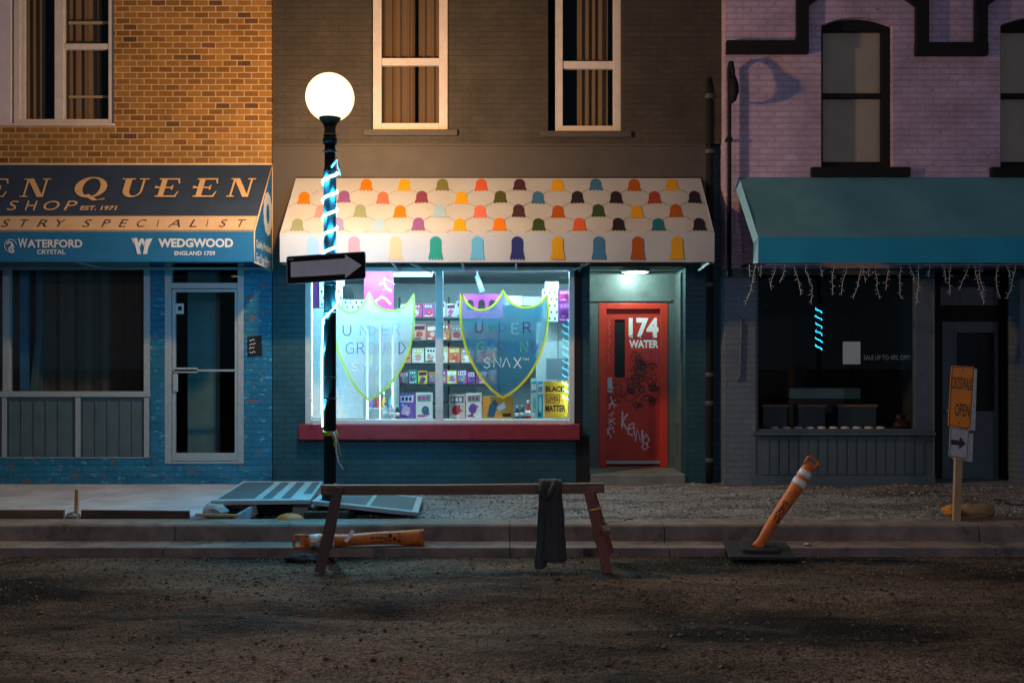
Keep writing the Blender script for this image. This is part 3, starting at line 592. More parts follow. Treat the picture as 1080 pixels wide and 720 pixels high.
# black scrawls
gr([(664, 384), (666, 375), (668.5, 386), (671, 376), (673, 388)], .8, 0); gr([(667, 381), (676, 378)], .7, 0); gr([(675, 388), (679, 377), (681, 389), (678, 384), (683, 381)], .8, 0)
gr([(668, 398), (671, 389), (674, 399), (676, 390), (679, 400), (681, 391)], .9, 0); gr([(670, 394), (684, 398), (677, 402)], .7, 0)
gr([(650, 404), (656, 407), (651, 414), (657, 411), (660, 418), (663, 407), (667, 416), (670, 406), (668, 417), (675, 410)], .8, 0)
gr([(657, 419), (664, 424), (674, 416), (680, 411), (684, 416), (676, 420)], .7, 0); gr([(672, 430), (677, 420), (680, 429), (673, 427)], .8, 0); gr([(683, 392), (690, 388), (686, 396), (692, 395)], .7, 0); gr([(688, 404), (693, 399), (690, 408)], .7, 0); gr([(646, 415), (648, 424), (652, 420)], .8, 0)
gr([(676, 373), (678, 368), (680, 374), (682, 368), (684, 375), (686, 369)], .8, 1); gr([(685, 380), (688, 370), (691, 379), (694, 371), (694, 384), (690, 384)], .8, 1); gr([(663, 355.5), (668, 353), (671, 356.5), (678, 353.5), (684, 357), (690, 354)], .7, 1)
for s_ in ([(641, 338), (643.5, 341), (641, 345), (643.5, 349), (642, 353)], [(641, 357), (644, 360), (641.5, 364), (644, 367)], [(641, 371), (643.5, 375), (641, 379), (644, 383)]): gr(s_, .6, 3)
rg = random.Random(12)
for _ in range(24):
    cx_, cy_ = rg.uniform(662, 690), rg.uniform(371, 431); a0 = rg.uniform(0, 6); n_ = rg.randint(7, 13)
    gr([(cx_+rg.uniform(3, 6)*math.cos(a0+i*1.9)+i*.35, cy_+rg.uniform(2, 5)*math.sin(a0+i*1.9)+i*.15) for i in range(n_)], rg.uniform(.45, .75), 0)
for _ in range(4):
    cx_, cy_ = rg.uniform(649, 660), rg.uniform(404, 425); gr([(cx_+rg.uniform(-5, 5), cy_+rg.uniform(-4, 5)) for i in range(6)], .5, 0)
mb.build('graffiti', [pen_b, pen_n, pen_l, pen_p], door)

# ---------------- right: lavender brick, black trim
YP = -0.2
PX0, PX1 = X(765, YP), 11.2
br_ = thing('lavender_building', (7, 0, 0), 'lavender painted brick building with black hood mouldings and a dark shopfront', 'building')
lav = brick('lavender_painted_brick', (0.53, 0.39, 0.55), (0.57, 0.42, 0.59), (0.48, 0.36, 0.50), bw=0.205, rh=0.0795, ms=0.010, bump=1.0, rough=0.6, grime=0.30, peel=[((0.26, 0.17, 0.20), 6.0, 0.655, 2.0)])
slate_brick = brick('slate_blue_painted_brick', (0.13, 0.17, 0.21), (0.14, 0.18, 0.22), (0.12, 0.16, 0.195), bw=0.205, rh=0.0795, ms=0.010, bump=0.8, rough=0.6, grime=0.22)
zm = Z(283, YP)
def pw(u0, u1): return (X(u0, YP), X(u1, YP), Z(178, YP), Z(18, YP))
wins = [pw(866, 942), pw(1055, 1131)]
mb = MB(); mb.wall(PX0, PX1, zm, TOP, YP, wins, .3)
ARC = {}
for (x0, x1, z0, z1) in wins:     # brick infill above the segmental arch
    zs = Z(27, YP); n = 14; pts = []
    for i in range(n+1):
        t = i/n; pts.append((x0+(x1-x0)*t, zs+(z1-.004-zs)*(1-(2*t-1)**2)))
    for (xa, za), (xb, zb_) in zip(pts, pts[1:]):
        mb.face([(xa, YP, za), (xb, YP, zb_), (xb, YP, z1), (xa, YP, z1)]); mb.face([(xa, YP, za), (xb, YP, zb_), (xb, YP+.2, zb_), (xa, YP+.2, za)])
    ARC[x0] = pts
mb.build('upper_wall', lav, br_)
shell(br_, PX0, PX1, YP, lav, dark_room)
blind = pmat('grey_window_blind', (0.52, 0.43, 0.34), 0.85, var=0.10, vscale=2.5)
for (x0, x1, z0, z1) in wins:
    mb = MB(); yo = YP+.10; g = .055
    mb.box(x0+.002, x0+g, yo, yo+.09, z0, Z(30, YP)); mb.box(x1-g-.05, x1-.002, yo, yo+.09, z0, Z(30, YP)); mb.box(x0+g, x1-g-.05, yo, yo+.09, z0, z0+.11); mb.box(x0+g, x1-g-.05, yo+.01, yo+.08, Z(101, YP), Z(96, YP))
    pts = ARC[x0]; zl = Z(30, YP)
    mb.prism([(x0+.002, yo, zl)] + [(x, yo, z+.02) for x, z in pts] + [(x1-.002, yo, zl)], (0, .09, 0))
    o = mb.build('window', black_paint, br_, bevel=.004)
    mb = MB(); mb.face([(x0+.02, yo+.06, z0+.05), (x1-.02, yo+.06, z0+.05), (x1-.02, yo+.06, zl), (x0+.02, yo+.06, zl)]); mb.build('pane', glass, o)
    mb = MB(); mb.box(x0-.1, x1+.1, yo+.10, yo+.11, z0-.05, z1); mb.build('blind', blind, o)
    mb = MB(); mb.box(x0-.14, x1+.2, YP-.07, YP+.08, Z(187, YP), Z(177, YP)-.002); mb.build('sill', black_paint, o, bevel=.006)
mb = MB()     # black stepped hood moulding
yh0, yh1 = YP-.095, YP-.001
mb.box(PX0+.002, X(851, YP), yh0, yh1, Z(58, YP), Z(45, YP))
def vert(u0, u1, v0): mb.box(X(u0, YP), X(u1, YP), yh0+.003, yh1, Z(v0, YP)+.001, Z(-12, YP))
vert(839, 851, 45); vert(964.5, 977, 47); vert(1026.5, 1038.5, 47)
mb.box(X(964, YP), X(1039, YP), yh0, yh1, Z(60, YP), Z(47, YP))
def hood(ua, ub):
    n = 12; top = []; bot = []
    for i in range(n+1):
        t = i/n; c = 1-(2*t-1)**2; u = ua+(ub-ua)*t
        bot.append((X(u, YP), yh0+.006, Z(8-22*c, YP))); top.append((X(u, YP), yh0+.006, Z(-6-22*c, YP)))
    for i in range(n): mb.prism([bot[i], bot[i+1], top[i+1], top[i]], (0, .088, 0))
hood(851.3, 964.2); hood(1038.8, 1152)
mb.build('hood_moulding', black_paint, br_)
# shopfront
gx0, gx1, gz0, gz1 = X(797, YP), X(968, YP), Z(453, YP), Z(283, YP)+.1
px0 = X(986, YP); px1 = X(1076, YP)
mb = MB(); mb.wall(PX0, PX1, -.3, zm-.001, YP+.005, [(gx0, X(984, YP), -.3, zm), (px0, px1, -.3, zm), (X(1090, YP), PX1-.3, .55, zm)], .3)
mb.build('shopfront_wall', slate_brick, br_)
mb = MB(); mb.rect_frame(gx0, X(984, YP), gz0-.03, zm, YP+.03, YP+.14, .04, wt=.08, wb=.035); mb.box(gx1-.02, X(984, YP)-.04, YP+.035, YP+.13, gz0+.005, zm-.08)
mb.box(gx0-.05, X(984, YP)+.02, YP-.05, YP+.12, gz0-.07, gz0-.031); o = mb.build('shop_window', slate_paint, br_, bevel=.005)
mb = MB(); mb.face([(gx0+.03, YP+.08, gz0), (gx1, YP+.08, gz0), (gx1, YP+.08, zm-.05), (gx0+.03, YP+.08, zm-.05)]); mb.build('pane', glass, o)
mb = MB(); mb.box(gx0-.04, X(984, YP)+.01, YP+.02, YP+.10, -.05, gz0-.071)
mb.box(gx0-.06, X(984, YP)+.015, YP-.04, YP+.018, -.05, .13)
u = 803
while u < 972: mb.box(X(u, YP), X(u, YP)+.10, YP+.006, YP+.019, .14, gz0-.09); u += 10.2
mb.build('board_panel', slate_paint, br_, bevel=.003)
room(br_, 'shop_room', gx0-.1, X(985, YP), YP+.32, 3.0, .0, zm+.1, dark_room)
ledge = pmat('dark_display_cloth', (0.05, 0.045, 0.045), 0.9, var=0.2)
mb = MB(); mb.box(gx0, X(983, YP), YP+.31, YP+1.2, gz0-.1, gz0-.02); mb.build('window_shelf', ledge, br_)
# set back door
DYP = YP+.55
mb = MB()
for xx in (px0, px1): mb.face([(xx, YP+.305, -.1), (xx, DYP, -.1), (xx, DYP, zm+.02), (xx, YP+.305, zm+.02)])
mb.face([(px0, YP+.01, zm+.01), (px1, YP+.01, zm+.01), (px1, DYP, zm+.01), (px0, DYP, zm+.01)])
mb.wall(px0, px1, -.1, zm+.02, DYP, [(X(994, DYP), X(1068, DYP), -.1, Z(338, DYP)), (X(992, DYP), X(1066, DYP), Z(322, DYP), Z(290, DYP))], .1); mb.build('doorway', black_paint, br_)
mb = MB(); mb.wall(X(995, DYP), X(1067, DYP), .03, Z(339, DYP), DYP+.03, [(X(1009, DYP), X(1050, DYP), Z(434, DYP), Z(350, DYP))], .045); o = mb.build('door', slate_paint, br_)
mb = MB(); mb.rect_frame(X(1007, DYP), X(1052, DYP), Z(436, DYP), Z(348, DYP), DYP+.018, DYP+.029, .03); mb.build('window_bead', slate_paint, o)
mb = MB(); mb.box(X(1008, DYP), X(1051, DYP), DYP+.05, DYP+.055, Z(435, DYP), Z(349, DYP)); mb.build('pane', pmat('dark_wired_glass', (0.015, 0.02, 0.022), 0.12), o)
mb = MB(); mb.rect_frame(X(1004, DYP), X(1058, DYP), Z(498, DYP), Z(448, DYP), DYP+.02, DYP+.029, .02); mb.build('moulding', slate_paint, o)
mb = MB(); mb.blob((X(998, DYP), DYP-.02, Z(433, DYP)), (.03, .03, .03)); mb.build('handle', alu, o)
mb = MB(); mb.box(X(991, DYP), X(1067, DYP), DYP+.03, DYP+.04, Z(323, DYP), Z(289, DYP)); mb.build('transom_panel', slate_paint, br_)
mb = MB(); mb.box(px0+.003, px1-.003, YP+.02, DYP+.1, -.3, .03); mb.build('step', step_m, br_)
# vertical bits
t = thing('downpipe', (X(748), YM, 0), 'dark metal drain pipe with clamps in the gap between the two buildings', 'drain pipe')
mb = MB(); yy = YM+.02
mb.tube([(X(748, yy), yy+.02, Z(83, yy)), (X(748, yy), yy, Z(95, yy)), (X(748, yy), yy, Z(480, yy)), (X(748, yy), yy-.02, 0.0)], .052, 12); mb.build('pipe', black_metal, t)
for v in (102, 160, 300, 395, 425, 485): mb = MB(); mb.lathe([(.058, -.03), (.064, -.02), (.064, .02), (.058, .03)], (X(748, yy), yy, Z(v, yy)), 14); mb.build('clamp', pmat('grey_galvanised_metal', (0.08, 0.085, 0.09), .6, .2), t)
t = thing('conduit_hook', (X(765, YP), YP, Z(285)), 'black conduit rising to a drooping weatherhead at the corner of the lavender wall', 'conduit')
mb = MB(); xq = PX0+.03
mb.tube([(xq, YP-.10, Z(288, YP)), (xq, YP-.10, Z(90, YP)), (xq-.005, YP-.10, Z(76, YP)), (xq, YP-.15, Z(70, YP)), (xq+.005, YP-.21, Z(71, YP)), (xq+.01, YP-.26, Z(80, YP)), (xq+.01, YP-.29, Z(92, YP))], .026, 10); mb.build('pipe', black_metal, t)
mb = MB(); mb.tube([(xq+.01, YP-.28, Z(87, YP)), (xq+.012, YP-.32, Z(96, YP)), (xq+.012, YP-.33, Z(104, YP)), (xq+.01, YP-.27, Z(111, YP)), (xq, YP-.2, Z(113, YP)), (xq, YP-.1, Z(110, YP))], [.03, .055, .06, .04, .015, .012], 10); mb.build('weatherhead', black_metal, t)
mb = MB(); mb.box(xq-.03, xq+.03, YP-.14, YP-.001, Z(292, YP), Z(285, YP)); mb.build('bracket', black_metal, t); mb = MB(); mb.box(xq-.035, xq+.035, YP-.13, YP-.001, Z(150, YP), Z(147, YP)); mb.build('bracket', black_metal, t)
t = thing('wall_conduit', (X(780, YP), YP, 1), 'short painted conduit clipped to the pier beside the dark jewellery window', 'conduit')
mb = MB(); mb.tube([(X(779, YP), YP+.01, Z(334, YP)), (X(781, YP), YP-.02, Z(336, YP)), (X(781.5, YP), YP-.022, Z(342, YP)), (X(780, YP), YP-.022, Z(398, YP)), (X(778, YP), YP+.01, Z(402, YP))], .014, 8); mb.build('pipe', slate_paint, t)

# ================================================================== AWNINGS
def fabric(mb, yb, ya, zt, zv, zb, rib, sag=.020, wav=.006, cut=(12, 4)):
    n = Vector((0, -(zt-zv), (ya-yb))); n = Vector((0, -abs(zt-zv), abs(ya-yb))).normalized()
    for v in mb.bm.verts:
        x, y, z = v.co; e = mnoise.noise(Vector((x*1.7, y*2.2, z*2.2)))*.006+mnoise.noise(Vector((x*5, y*4, 3)))*.0015
        if z > zv+.002 and y < yb-.01:
            s_ = min(1, max(0, (zt-z)/(zt-zv))); v.co += n*(-sag*math.sin(PI*x/rib)**2*math.sin(PI*s_)+e*math.sin(PI*s_))
        elif z <= zv+.002 and y < ya+.02:
            k = min(1, max(0, (zv-z)/(zv-zb))); v.co.y += k*(wav*math.sin(x*8.3+1.2*math.sin(x*2.1))+e); v.co.z -= k*.004*math.sin(PI*x/rib)**2
def sheet(mb, ax0, ax1, yb, ya, zt, zv, zb, m0, m1, nx=64, ns=10, nv=4):
    for (A, B, n, m) in (((yb, zt), (ya, zv), ns, m0), ((ya, zv), (ya, zb), nv, m1)):
        g = [[mb.bm.verts.new((ax0+(ax1-ax0)*i/nx, A[0]+(B[0]-A[0])*j/n, A[1]+(B[1]-A[1])*j/n)) for j in range(n+1)] for i in range(nx+1)]
        for a, b in zip(g, g[1:]):
            for j in range(n): f_ = mb.bm.faces.new((a[j], b[j], b[j+1], a[j+1])); f_.material_index = m; f_.smooth = True
def awning_geo(yb, yf, zt, zm_, zb): # back plane, front plane, top, valance top, valance bottom
    fs = onplane((0, yb, zt), (0, -(zm_-zt), yf-yb)); fv = front(yf)
    return fs, fv
# --- left, navy and blue with gilt lettering
ya = -0.92; zt, zv, zb2 = Z(174), Z(244, ya), Z(276, ya); ax0, ax1 = LX0+.3, -3.157
aw = thing('shop_awning', (-6.5, 0, zb2), 'navy and blue sloping awning with gilt lettering over the left shopfront', 'awning')
navy = pmat('navy_awning_canvas', (0.022, 0.046, 0.10), 0.75, var=0.12, vscale=4, bump=0.15, bscale=120)
bluec = pmat('blue_awning_canvas', (0.006, 0.14, 0.31), 0.7, var=0.10, vscale=4, bump=0.15, bscale=120)
cream = pmat('cream_canvas_print', (0.60, 0.44, 0.30), 0.7, var=0.08, vscale=6)
gilt = pmat('gilt_canvas_print', (0.66, 0.44, 0.24), 0.6, var=0.08); ink = pmat('dark_canvas_print', (0.04, 0.035, 0.045), 0.7); pale = pmat('white_canvas_print', (0.62, 0.64, 0.68), 0.65)
fs, fv = awning_geo(0, ya, zt, zv, zb2)
def on_s(x, z): return (x, ya*(zt-z)/(zt-zv), z)
zk = fs(100, 227.5)[2]; zk2 = fs(100, 243)[2]
mb = MB()
mb.face([(ax0, -.004, zt), (ax1, -.004, zt), on_s(ax1, zk), on_s(ax0, zk)], 0)
mb.face([on_s(ax0, zk), on_s(ax1, zk), on_s(ax1, zv), on_s(ax0, zv)], 1)
mb.face([(ax0, ya, zv), (ax1, ya, zv), (ax1, ya, zb2), (ax0, ya, zb2)], 2)
mb.face([(ax1, -.004, zt), (ax1, ya, zv), (ax1, ya, zb2), (ax1, -.004, zb2-.02)], 2); mb.face([(ax0, -.004, zt), (ax0, ya, zv), (ax0, ya, zb2), (ax0, -.004, zb2-.02)], 2)
o = mb.build('canopy', [navy, cream, bluec], aw); sm = o.modifiers.new('thick', 'SOLIDIFY'); sm.thickness = .006; sm.offset = -1
mb = MB()
for pts in ([(ax0, -.008, zt+.006), (ax1+.004, -.008, zt+.006)], [(ax1+.004, -.008, zt), (ax1+.004, ya-.003, zv), (ax1+.004, ya-.003, zb2)], [(ax1+.003, ya, zb2-.004), (ax1+.003, -.01, zb2-.024)], [(ax1+.004, -.012, zt), (ax1+.004, -.012, zb2-.02)]): mb.tube(pts, .011, 6)
mb.build('piping', cream, aw)
mb = MB()
for z in (zk, zv+.012): mb.tube([(ax0, on_s(0, z)[1]-.004, z), (ax1, on_s(0, z)[1]-.004, z)], .006, 5)
mb.build('border_line', ink, aw)
mb = MB(); mb.bar((ax0, ya+.03, zb2+.02), (ax1-.02, ya+.03, zb2+.02), .03, .03); mb.bar((ax0, -.03, zb2-.0), (ax1-.02, -.03, zb2-.0), .03, .03)
for x in (ax1-.03, -5.4, -7.8): mb.bar((x, ya+.05, zb2+.018), (x, -.02, zb2+.0), .025, .025)
mb.build('frame', alu, aw)
# serif capitals drawn as outlines: unit box, italic shear added on placing
def E_():
    return [[(.12, 0), (.36, 0), (.36, 1), (.12, 1)], [(0, 0), (.92, 0), (.92, .07), (0, .07)], [(0, .93), (.90, .93), (.90, 1), (0, 1)], [(.36, .47), (.68, .47), (.68, .54), (.36, .54)],
            [(.84, .07), (.92, .07), (1.0, .30), (.94, .30)], [(.82, .93), (.90, .93), (.96, .72), (.90, .72)], [(.62, .38), (.69, .38), (.69, .63), (.62, .63)], [(-.10, .46), (.12, .47), (.12, .54), (-.10, .60)]]
def N_(): return [[(.10, .06), (.18, .06), (.18, .94), (.10, .94)], [(.82, .0), (.90, .0), (.90, .94), (.82, .94)], [(.10, 1), (.34, 1), (.90, 0), (.66, 0)], [(-.02, 0), (.30, 0), (.30, .06), (-.02, .06)], [(-.02, .94), (.34, .94), (.34, 1), (-.02, 1)], [(.70, .94), (1.02, .94), (1.02, 1), (.70, 1)]]
def U_():
    L = [[(.12, .35), (.36, .35), (.36, .94), (.12, .94)], [(.76, .35), (.84, .35), (.84, .94), (.76, .94)], [(0, .94), (.48, .94), (.48, 1), (0, 1)], [(.62, .94), (.98, .94), (.98, 1), (.62, 1)]]
    n = 12
    for i in range(n):
        a, b = PI+PI*i/n, PI+PI*(i+1)/n; q = lambda t, rx, ry, cx: (cx+rx*math.cos(t), .36+ry*math.sin(t))
        L.append([q(a, .36, .38, .48), q(b, .36, .38, .48), q(b, .20, .30, .56), q(a, .20, .30, .56)])
    return L
def Q_():
    L = []; n = 28
    for i in range(n):
        a, b = 2*PI*i/n, 2*PI*(i+1)/n; q = lambda t, rx, ry, cx: (cx+rx*math.cos(t), .52+ry*math.sin(t))
        L.append([q(a, .5, .56, .5), q(b, .5, .56, .5), q(b, .27, .49, .52), q(a, .27, .49, .52)])
    L += [[(.36, .10), (.50, .16), (.80, -.14), (.66, -.20)], [(.66, -.20), (.80, -.14), (1.02, -.06), (1.04, -.12)]]
    return L
def glyph(mb, f, polys, u0, u1, v0, v1, m, lift=.003, sh=.30):
    for pl in polys:
        mb.flat(f, [(u0+a*(u1-u0)+sh*(b-.5)*(v1-v0), v1-b*(v1-v0)) for a, b in pl], m, lift)
mb = MB()
LET = [(E_, -16, 9), (N_, 24, 51), (Q_, 79, 113), (U_, 127, 156), (E_, 166, 190), (E_, 206, 230), (N_, 242, 267)]
for g, a, b in LET:
    for du, dv, m, lf in ((1.6, .9, 2, .003), (1.0, .5, 1, .006), (0, 0, 0, .009)):
        glyph(mb, fs, g(), a+du, b+du, 189+dv, 208.5+dv, m, lf)
mb.text(fs, 'S', 7, 20, 212, 222, 0, .004, shear=.3); mb.text(fs, 'H', 26, 40, 212, 222, 0, .004, shear=.3); mb.text(fs, 'O', 46, 63, 212, 222, 0, .004, shear=.3); mb.text(fs, 'P', 67, 82, 212, 222, 0, .004, shear=.3)
mb.text(fs, 'EST. 1971', 84, 124, 217.3, 222, 0, .004, bold=.03, shear=.25)
for ch, a, b in (('S', 1.5, 11), ('T', 22, 31), ('R', 39, 50), ('Y', 60, 70), ('S', 87, 97), ('P', 107, 117), ('E', 125, 136), ('C', 144.5, 155), ('I', 165.5, 168), ('A', 177, 190), ('L', 199.5, 208), ('I', 217.5, 220), ('S', 231, 240), ('T', 251, 260)):
    mb.text(fs, ch, a, b, 231.7, 239.6, 2, .004, shear=.35, bold=-.004)
mb.text(fv, 'W', 19, 29, 251.2, 261.4, 3, .004, bold=.03); mb.text(fv, 'ATERFORD', 29, 87, 252.6, 261.2, 3, .004, bold=.03); mb.text(fv, 'CRYSTAL', 39, 69, 263.2, 268, 3, .004, bold=.03)
mb.text(fv, 'W', 138.5, 161, 251.5, 264, 3, .004, bold=.035); mb.flat(fv, [(141, 251), (145, 251), (149, 268), (145, 268)], 3, .0045); mb.flat(fv, [(154, 252), (158, 252), (155.5, 268), (151, 268)], 3, .0045)
mb.text(fv, 'WEDGWOOD', 167, 246, 251.5, 261, 3, .004, bold=.04); mb.text(fv, 'ENGLAND 1759', 184, 227, 264.8, 269.4, 3, .004, bold=.03)
# small seahorse roundel
cc = [(11.5+6.4*math.cos(t*PI/12), 259+6.4*math.sin(t*PI/12)) for t in range(6, 24)]; mb.ribbon(fv, cc, .7, 3)
mb.ribbon(fv, [(7.5, 257.5), (10, 255), (12.8, 256.5), (12.5, 259.5), (10, 262), (10.8, 265.5), (13.5, 266.5), (14.8, 264.5), (13, 263.5)], 2.0, 3); mb.ribbon(fv, [(13, 256.5), (14.6, 260), (12.5, 263.5)], 1.6, 3)
fe = onplane((ax1+.001, 0, 0), (1, 0, 0))
def side(yy, zz, l=0): return Vector((ax1+.004+l, yy, zz))
fe2 = lambda a, b, l=0: side(-.92+a*.92, zb2+b*(zt-zb2), l)      # a: front to back, b: bottom to top
for k in range(12):
    t = 2*PI*k/12; c0 = (.72+.17*math.cos(t), .50+.15*math.sin(t)); mb.k += 1
    mb.face([fe2(c0[0]+.09*math.cos(q), c0[1]+.06*math.sin(q), .002+mb.k*1e-5) for q in [2*PI*j/10 for j in range(10)]], 3)
def fes(u, v, l=0): return fe2(u/100.0, 1-v/100.0, l)
mb.text(fes, 'Quality Products', 8, 92, 79, 88, 3, .004, bold=.02); mb.text(fes, 'For Your Home', 10, 88, 91, 100, 3, .004, bold=.02)
mb.build('lettering', [gilt, navy, ink, pale], aw, normals=False)

# --- middle, white with coloured tags
ya = -0.9; zt, zv, zb2 = Z(188, YM), Z(246.5, ya), Z(277, ya); ax0, ax1 = -2.846, 2.482
aw = thing('shop_awning', (0, 0, zb2), 'white awning printed with rows of coloured scalloped tags over the snack shop', 'awning')
fs, fv = awning_geo(YM-.01, ya, zt, zv, zb2)
canvas = pmat('white_awning_canvas', (0.43, 0.445, 0.47), 0.75, var=0.05, vscale=3, bump=0.1, bscale=140)
TC = {'lb': (.36, .58, .80), 'or': (.85, .22, .01), 'ye': (.85, .42, .015), 'ol': (.22, .21, .07), 're': (.78, .13, .05), 'pl': (.085, .03, .055), 'bl': (.06, .20, .38), 'ru': (.50, .11, .015), 'pu': (.28, .11, .33),
      'co': (.80, .19, .12), 'ma': (.26, .06, .11), 'do': (.09, .10, .03), 'dk': (.03, .022, .035), 'rb': (.38, .06, .035), 'pi': (.80, .33, .38), 'sa': (.29, .35, .22), 'dg': (.045, .085, .035), 'la': (.34, .30, .58), 'te': (.02, .17, .26),
      'gr': (.02, .30, .25), 'sk': (.14, .50, .74), 'na': (.03, .04, .19), 'pe': (.82, .52, .30)}
keys = list(TC); mats = [canvas, pmat('tag_outline_dash', (.20, .15, .13), .8)] + [pmat('awning_print_'+k, tuple(c*.78 for c in TC[k]), .75, spec=.2) for k in keys]
mb = MB()
yb = YM-.01
sheet(mb, ax0, ax1, yb, ya, zt, zv, zb2, 0, 0)
for x in (ax0, ax1): mb.face([(x, yb, zt), (x, ya, zv), (x, ya, zb2), (x, yb, zb2)], 0)
def ghost(mb, f, u, v0, v1, w, m, skew=0.0, sc=4):
    h = v1-v0; hw = w/2*.84; pts = []
    for i in range(13):
        t = PI - PI*i/12; pts.append((u+hw*math.cos(t), v0+hw*.92-hw*.92*math.sin(t)))
    pts += [(u+hw*1.0, v0+h*.62), (u+w/2*1.02, v0+h*.86), (u+w/2*1.12, v1-h*.06)]
    n = sc
    for i in range(n*2+1):
        t = i/(n*2); pts.append((u+w/2*1.10*(1-2*t), v1-h*.06 + (h*.075 if i % 2 else -h*.02)))
    pts += [(u-w/2*1.12, v1-h*.06), (u-w/2*1.02, v0+h*.86), (u-hw*1.0, v0+h*.62)]
    mb.k += 1
    # fan from the middle keeps the scalloped outline clean
    l = .003+mb.k*1e-5; q = [(a+skew*(v1-b)*.35, b) for a, b in pts]; vs = [mb.bm.verts.new(f(a, b, l)) for a, b in q]; c = mb.bm.verts.new(f(u+skew*h*.17, v0+h*.55, l))
    for i in range(len(vs)):
        try: mb.bm.faces.new((vs[i], vs[(i+1) % len(vs)], c)).material_index = m
        except ValueError: pass
ROWS = [(189.2, 200.6, [(345,'lb'),(386,'or'),(426,'ye'),(466.5,'ol'),(507.5,'re'),(548,'pl'),(588,'ye'),(628.5,'bl'),(669,'ru'),(709,'ye')]),
        (201.8, 213.8, [(320,'or'),(362.5,'pu'),(403.5,'co'),(444.5,'ma'),(486.5,'ye'),(527.5,'do'),(567.5,'bl'),(609,'dk'),(650,'dk'),(690.5,'rb'),(733,'dk')]),
        (216.0, 228.8, [(338,'pi'),(379.5,'sa'),(421.5,'or'),(463.5,'lb'),(506,'co'),(547,'pl'),(588.5,'ru'),(631,'dg'),(672,'ye'),(713,'ru')]),
        (230.2, 243.2, [(313,'sa'),(356,'la'),(398.5,'lb'),(441,'pu'),(484.5,'ye'),(526.5,'or'),(568,'dg'),(611,'re'),(652.5,'dk'),(694.5,'te'),(738,'dk')])]
for v0, v1, L in ROWS:
    for u, k in L:
        sk = (540-u)/540*.55
        ghost(mb, fs, u, v0-.4, v1+.5, 14.0, 2+keys.index(k), sk)
        for s_ in (-1, 1):
            for j in range(4):
                a = (u+s_*(8.8+j*1.9)-sk*.6, v1-.4+j*1.05); b = (a[0]+s_*1.2, a[1]+.66)
                if v1 < 243 or b[1] < 246: mb.ribbon(fs, [a, b], .55, 1)
for u, k in [(330,'lb'),(373.5,'pi'),(417,'pe'),(459.5,'gr'),(503.5,'sk'),(545.5,'na'),(588,'ye'),(631.5,'bl'),(672.5,'ru'),(714,'ye')]: ghost(mb, fv, u, 249.3, 274.3, 14.4, 2+keys.index(k), 0, 5)
fabric(mb, yb, ya, zt, zv, zb2, 1.066)
o = mb.build('canopy', mats, aw)
mb = MB()
for pts in ([(ax0, yb-.006, zt+.006), (ax1, yb-.006, zt+.006)], [(ax0, ya-.001, zb2), (ax1, ya-.001, zb2)]): mb.tube(pts, .008, 6)
mb.build('hem', pmat('dark_hem_tape', (.06, .045, .05), .8), aw)
mb = MB(); mb.bar((ax0+.02, ya+.04, zb2+.015), (ax1-.02, ya+.04, zb2+.015), .03, .03)
for x in (ax0+.03, -.62, -1.48, .05, .88, ax1-.03): mb.bar((x, ya+.06, zb2+.014), (x, YM-.03, zb2-.02), .024, .024)
mb.bar((-1.25, ya+.07, zb2+.0), (-1.05, -.10, zb2-.04), .02, .02); mb.bar((.95, ya+.07, zb2), (.75, -.1, zb2-.04), .02, .02)
mb.build('frame', alu, aw)

# --- right, plain teal
ya = -1.2; zt, zv, zb2 = Z(187, YP), Z(250, ya), Z(277, ya); ax0, ax1 = 2.945, 11.0
aw = thing('shop_awning', (6.5, -.2, zb2), 'plain teal sloping awning with no lettering over the dark right shopfront', 'awning')
tealc = pmat('teal_awning_canvas', (0.11, 0.30, 0.37), 0.75, var=0.10, vscale=3, bump=0.2, bscale=130); tealv = pmat('teal_awning_valance', (0.008, 0.34, 0.54), 0.7, var=0.06, vscale=3, bump=0.2, bscale=130)
teale = pmat('pale_teal_edge', (0.25, 0.58, 0.80), .7, var=.06)
mb = MB(); yb = YP-.01
sheet(mb, ax0, ax1, yb, ya, zt, zv, zb2, 0, 1, 120)
fabric(mb, yb, ya, zt, zv, zb2, 1.34, .034)
o = mb.build('canopy', [tealc, tealv], aw)
mb = MB()     # rolled end: a narrow band turned over the end frame
e = .012
mb.face([(ax0-.002, yb, zt), (ax0-.002, ya, zv), (ax0-.05, ya+.03, zv-.07), (ax0-.06, yb, zt-.11)]); mb.face([(ax0-.002, ya, zv), (ax0-.002, ya, zb2), (ax0-.04, ya+.10, zb2), (ax0-.05, ya+.03, zv-.07)])
mb.build('end_band', teale, aw)
mb = MB(); mb.bar((ax0+.02, ya+.03, zb2+.02), (ax1-.02, ya+.03, zb2+.02), .03, .03)
for x in (ax0+.03, 5.0, 7.4): mb.bar((x, ya+.05, zb2+.018), (x, YP-.02, zb2+.05), .025, .025)
mb.build('frame', black_metal, aw)

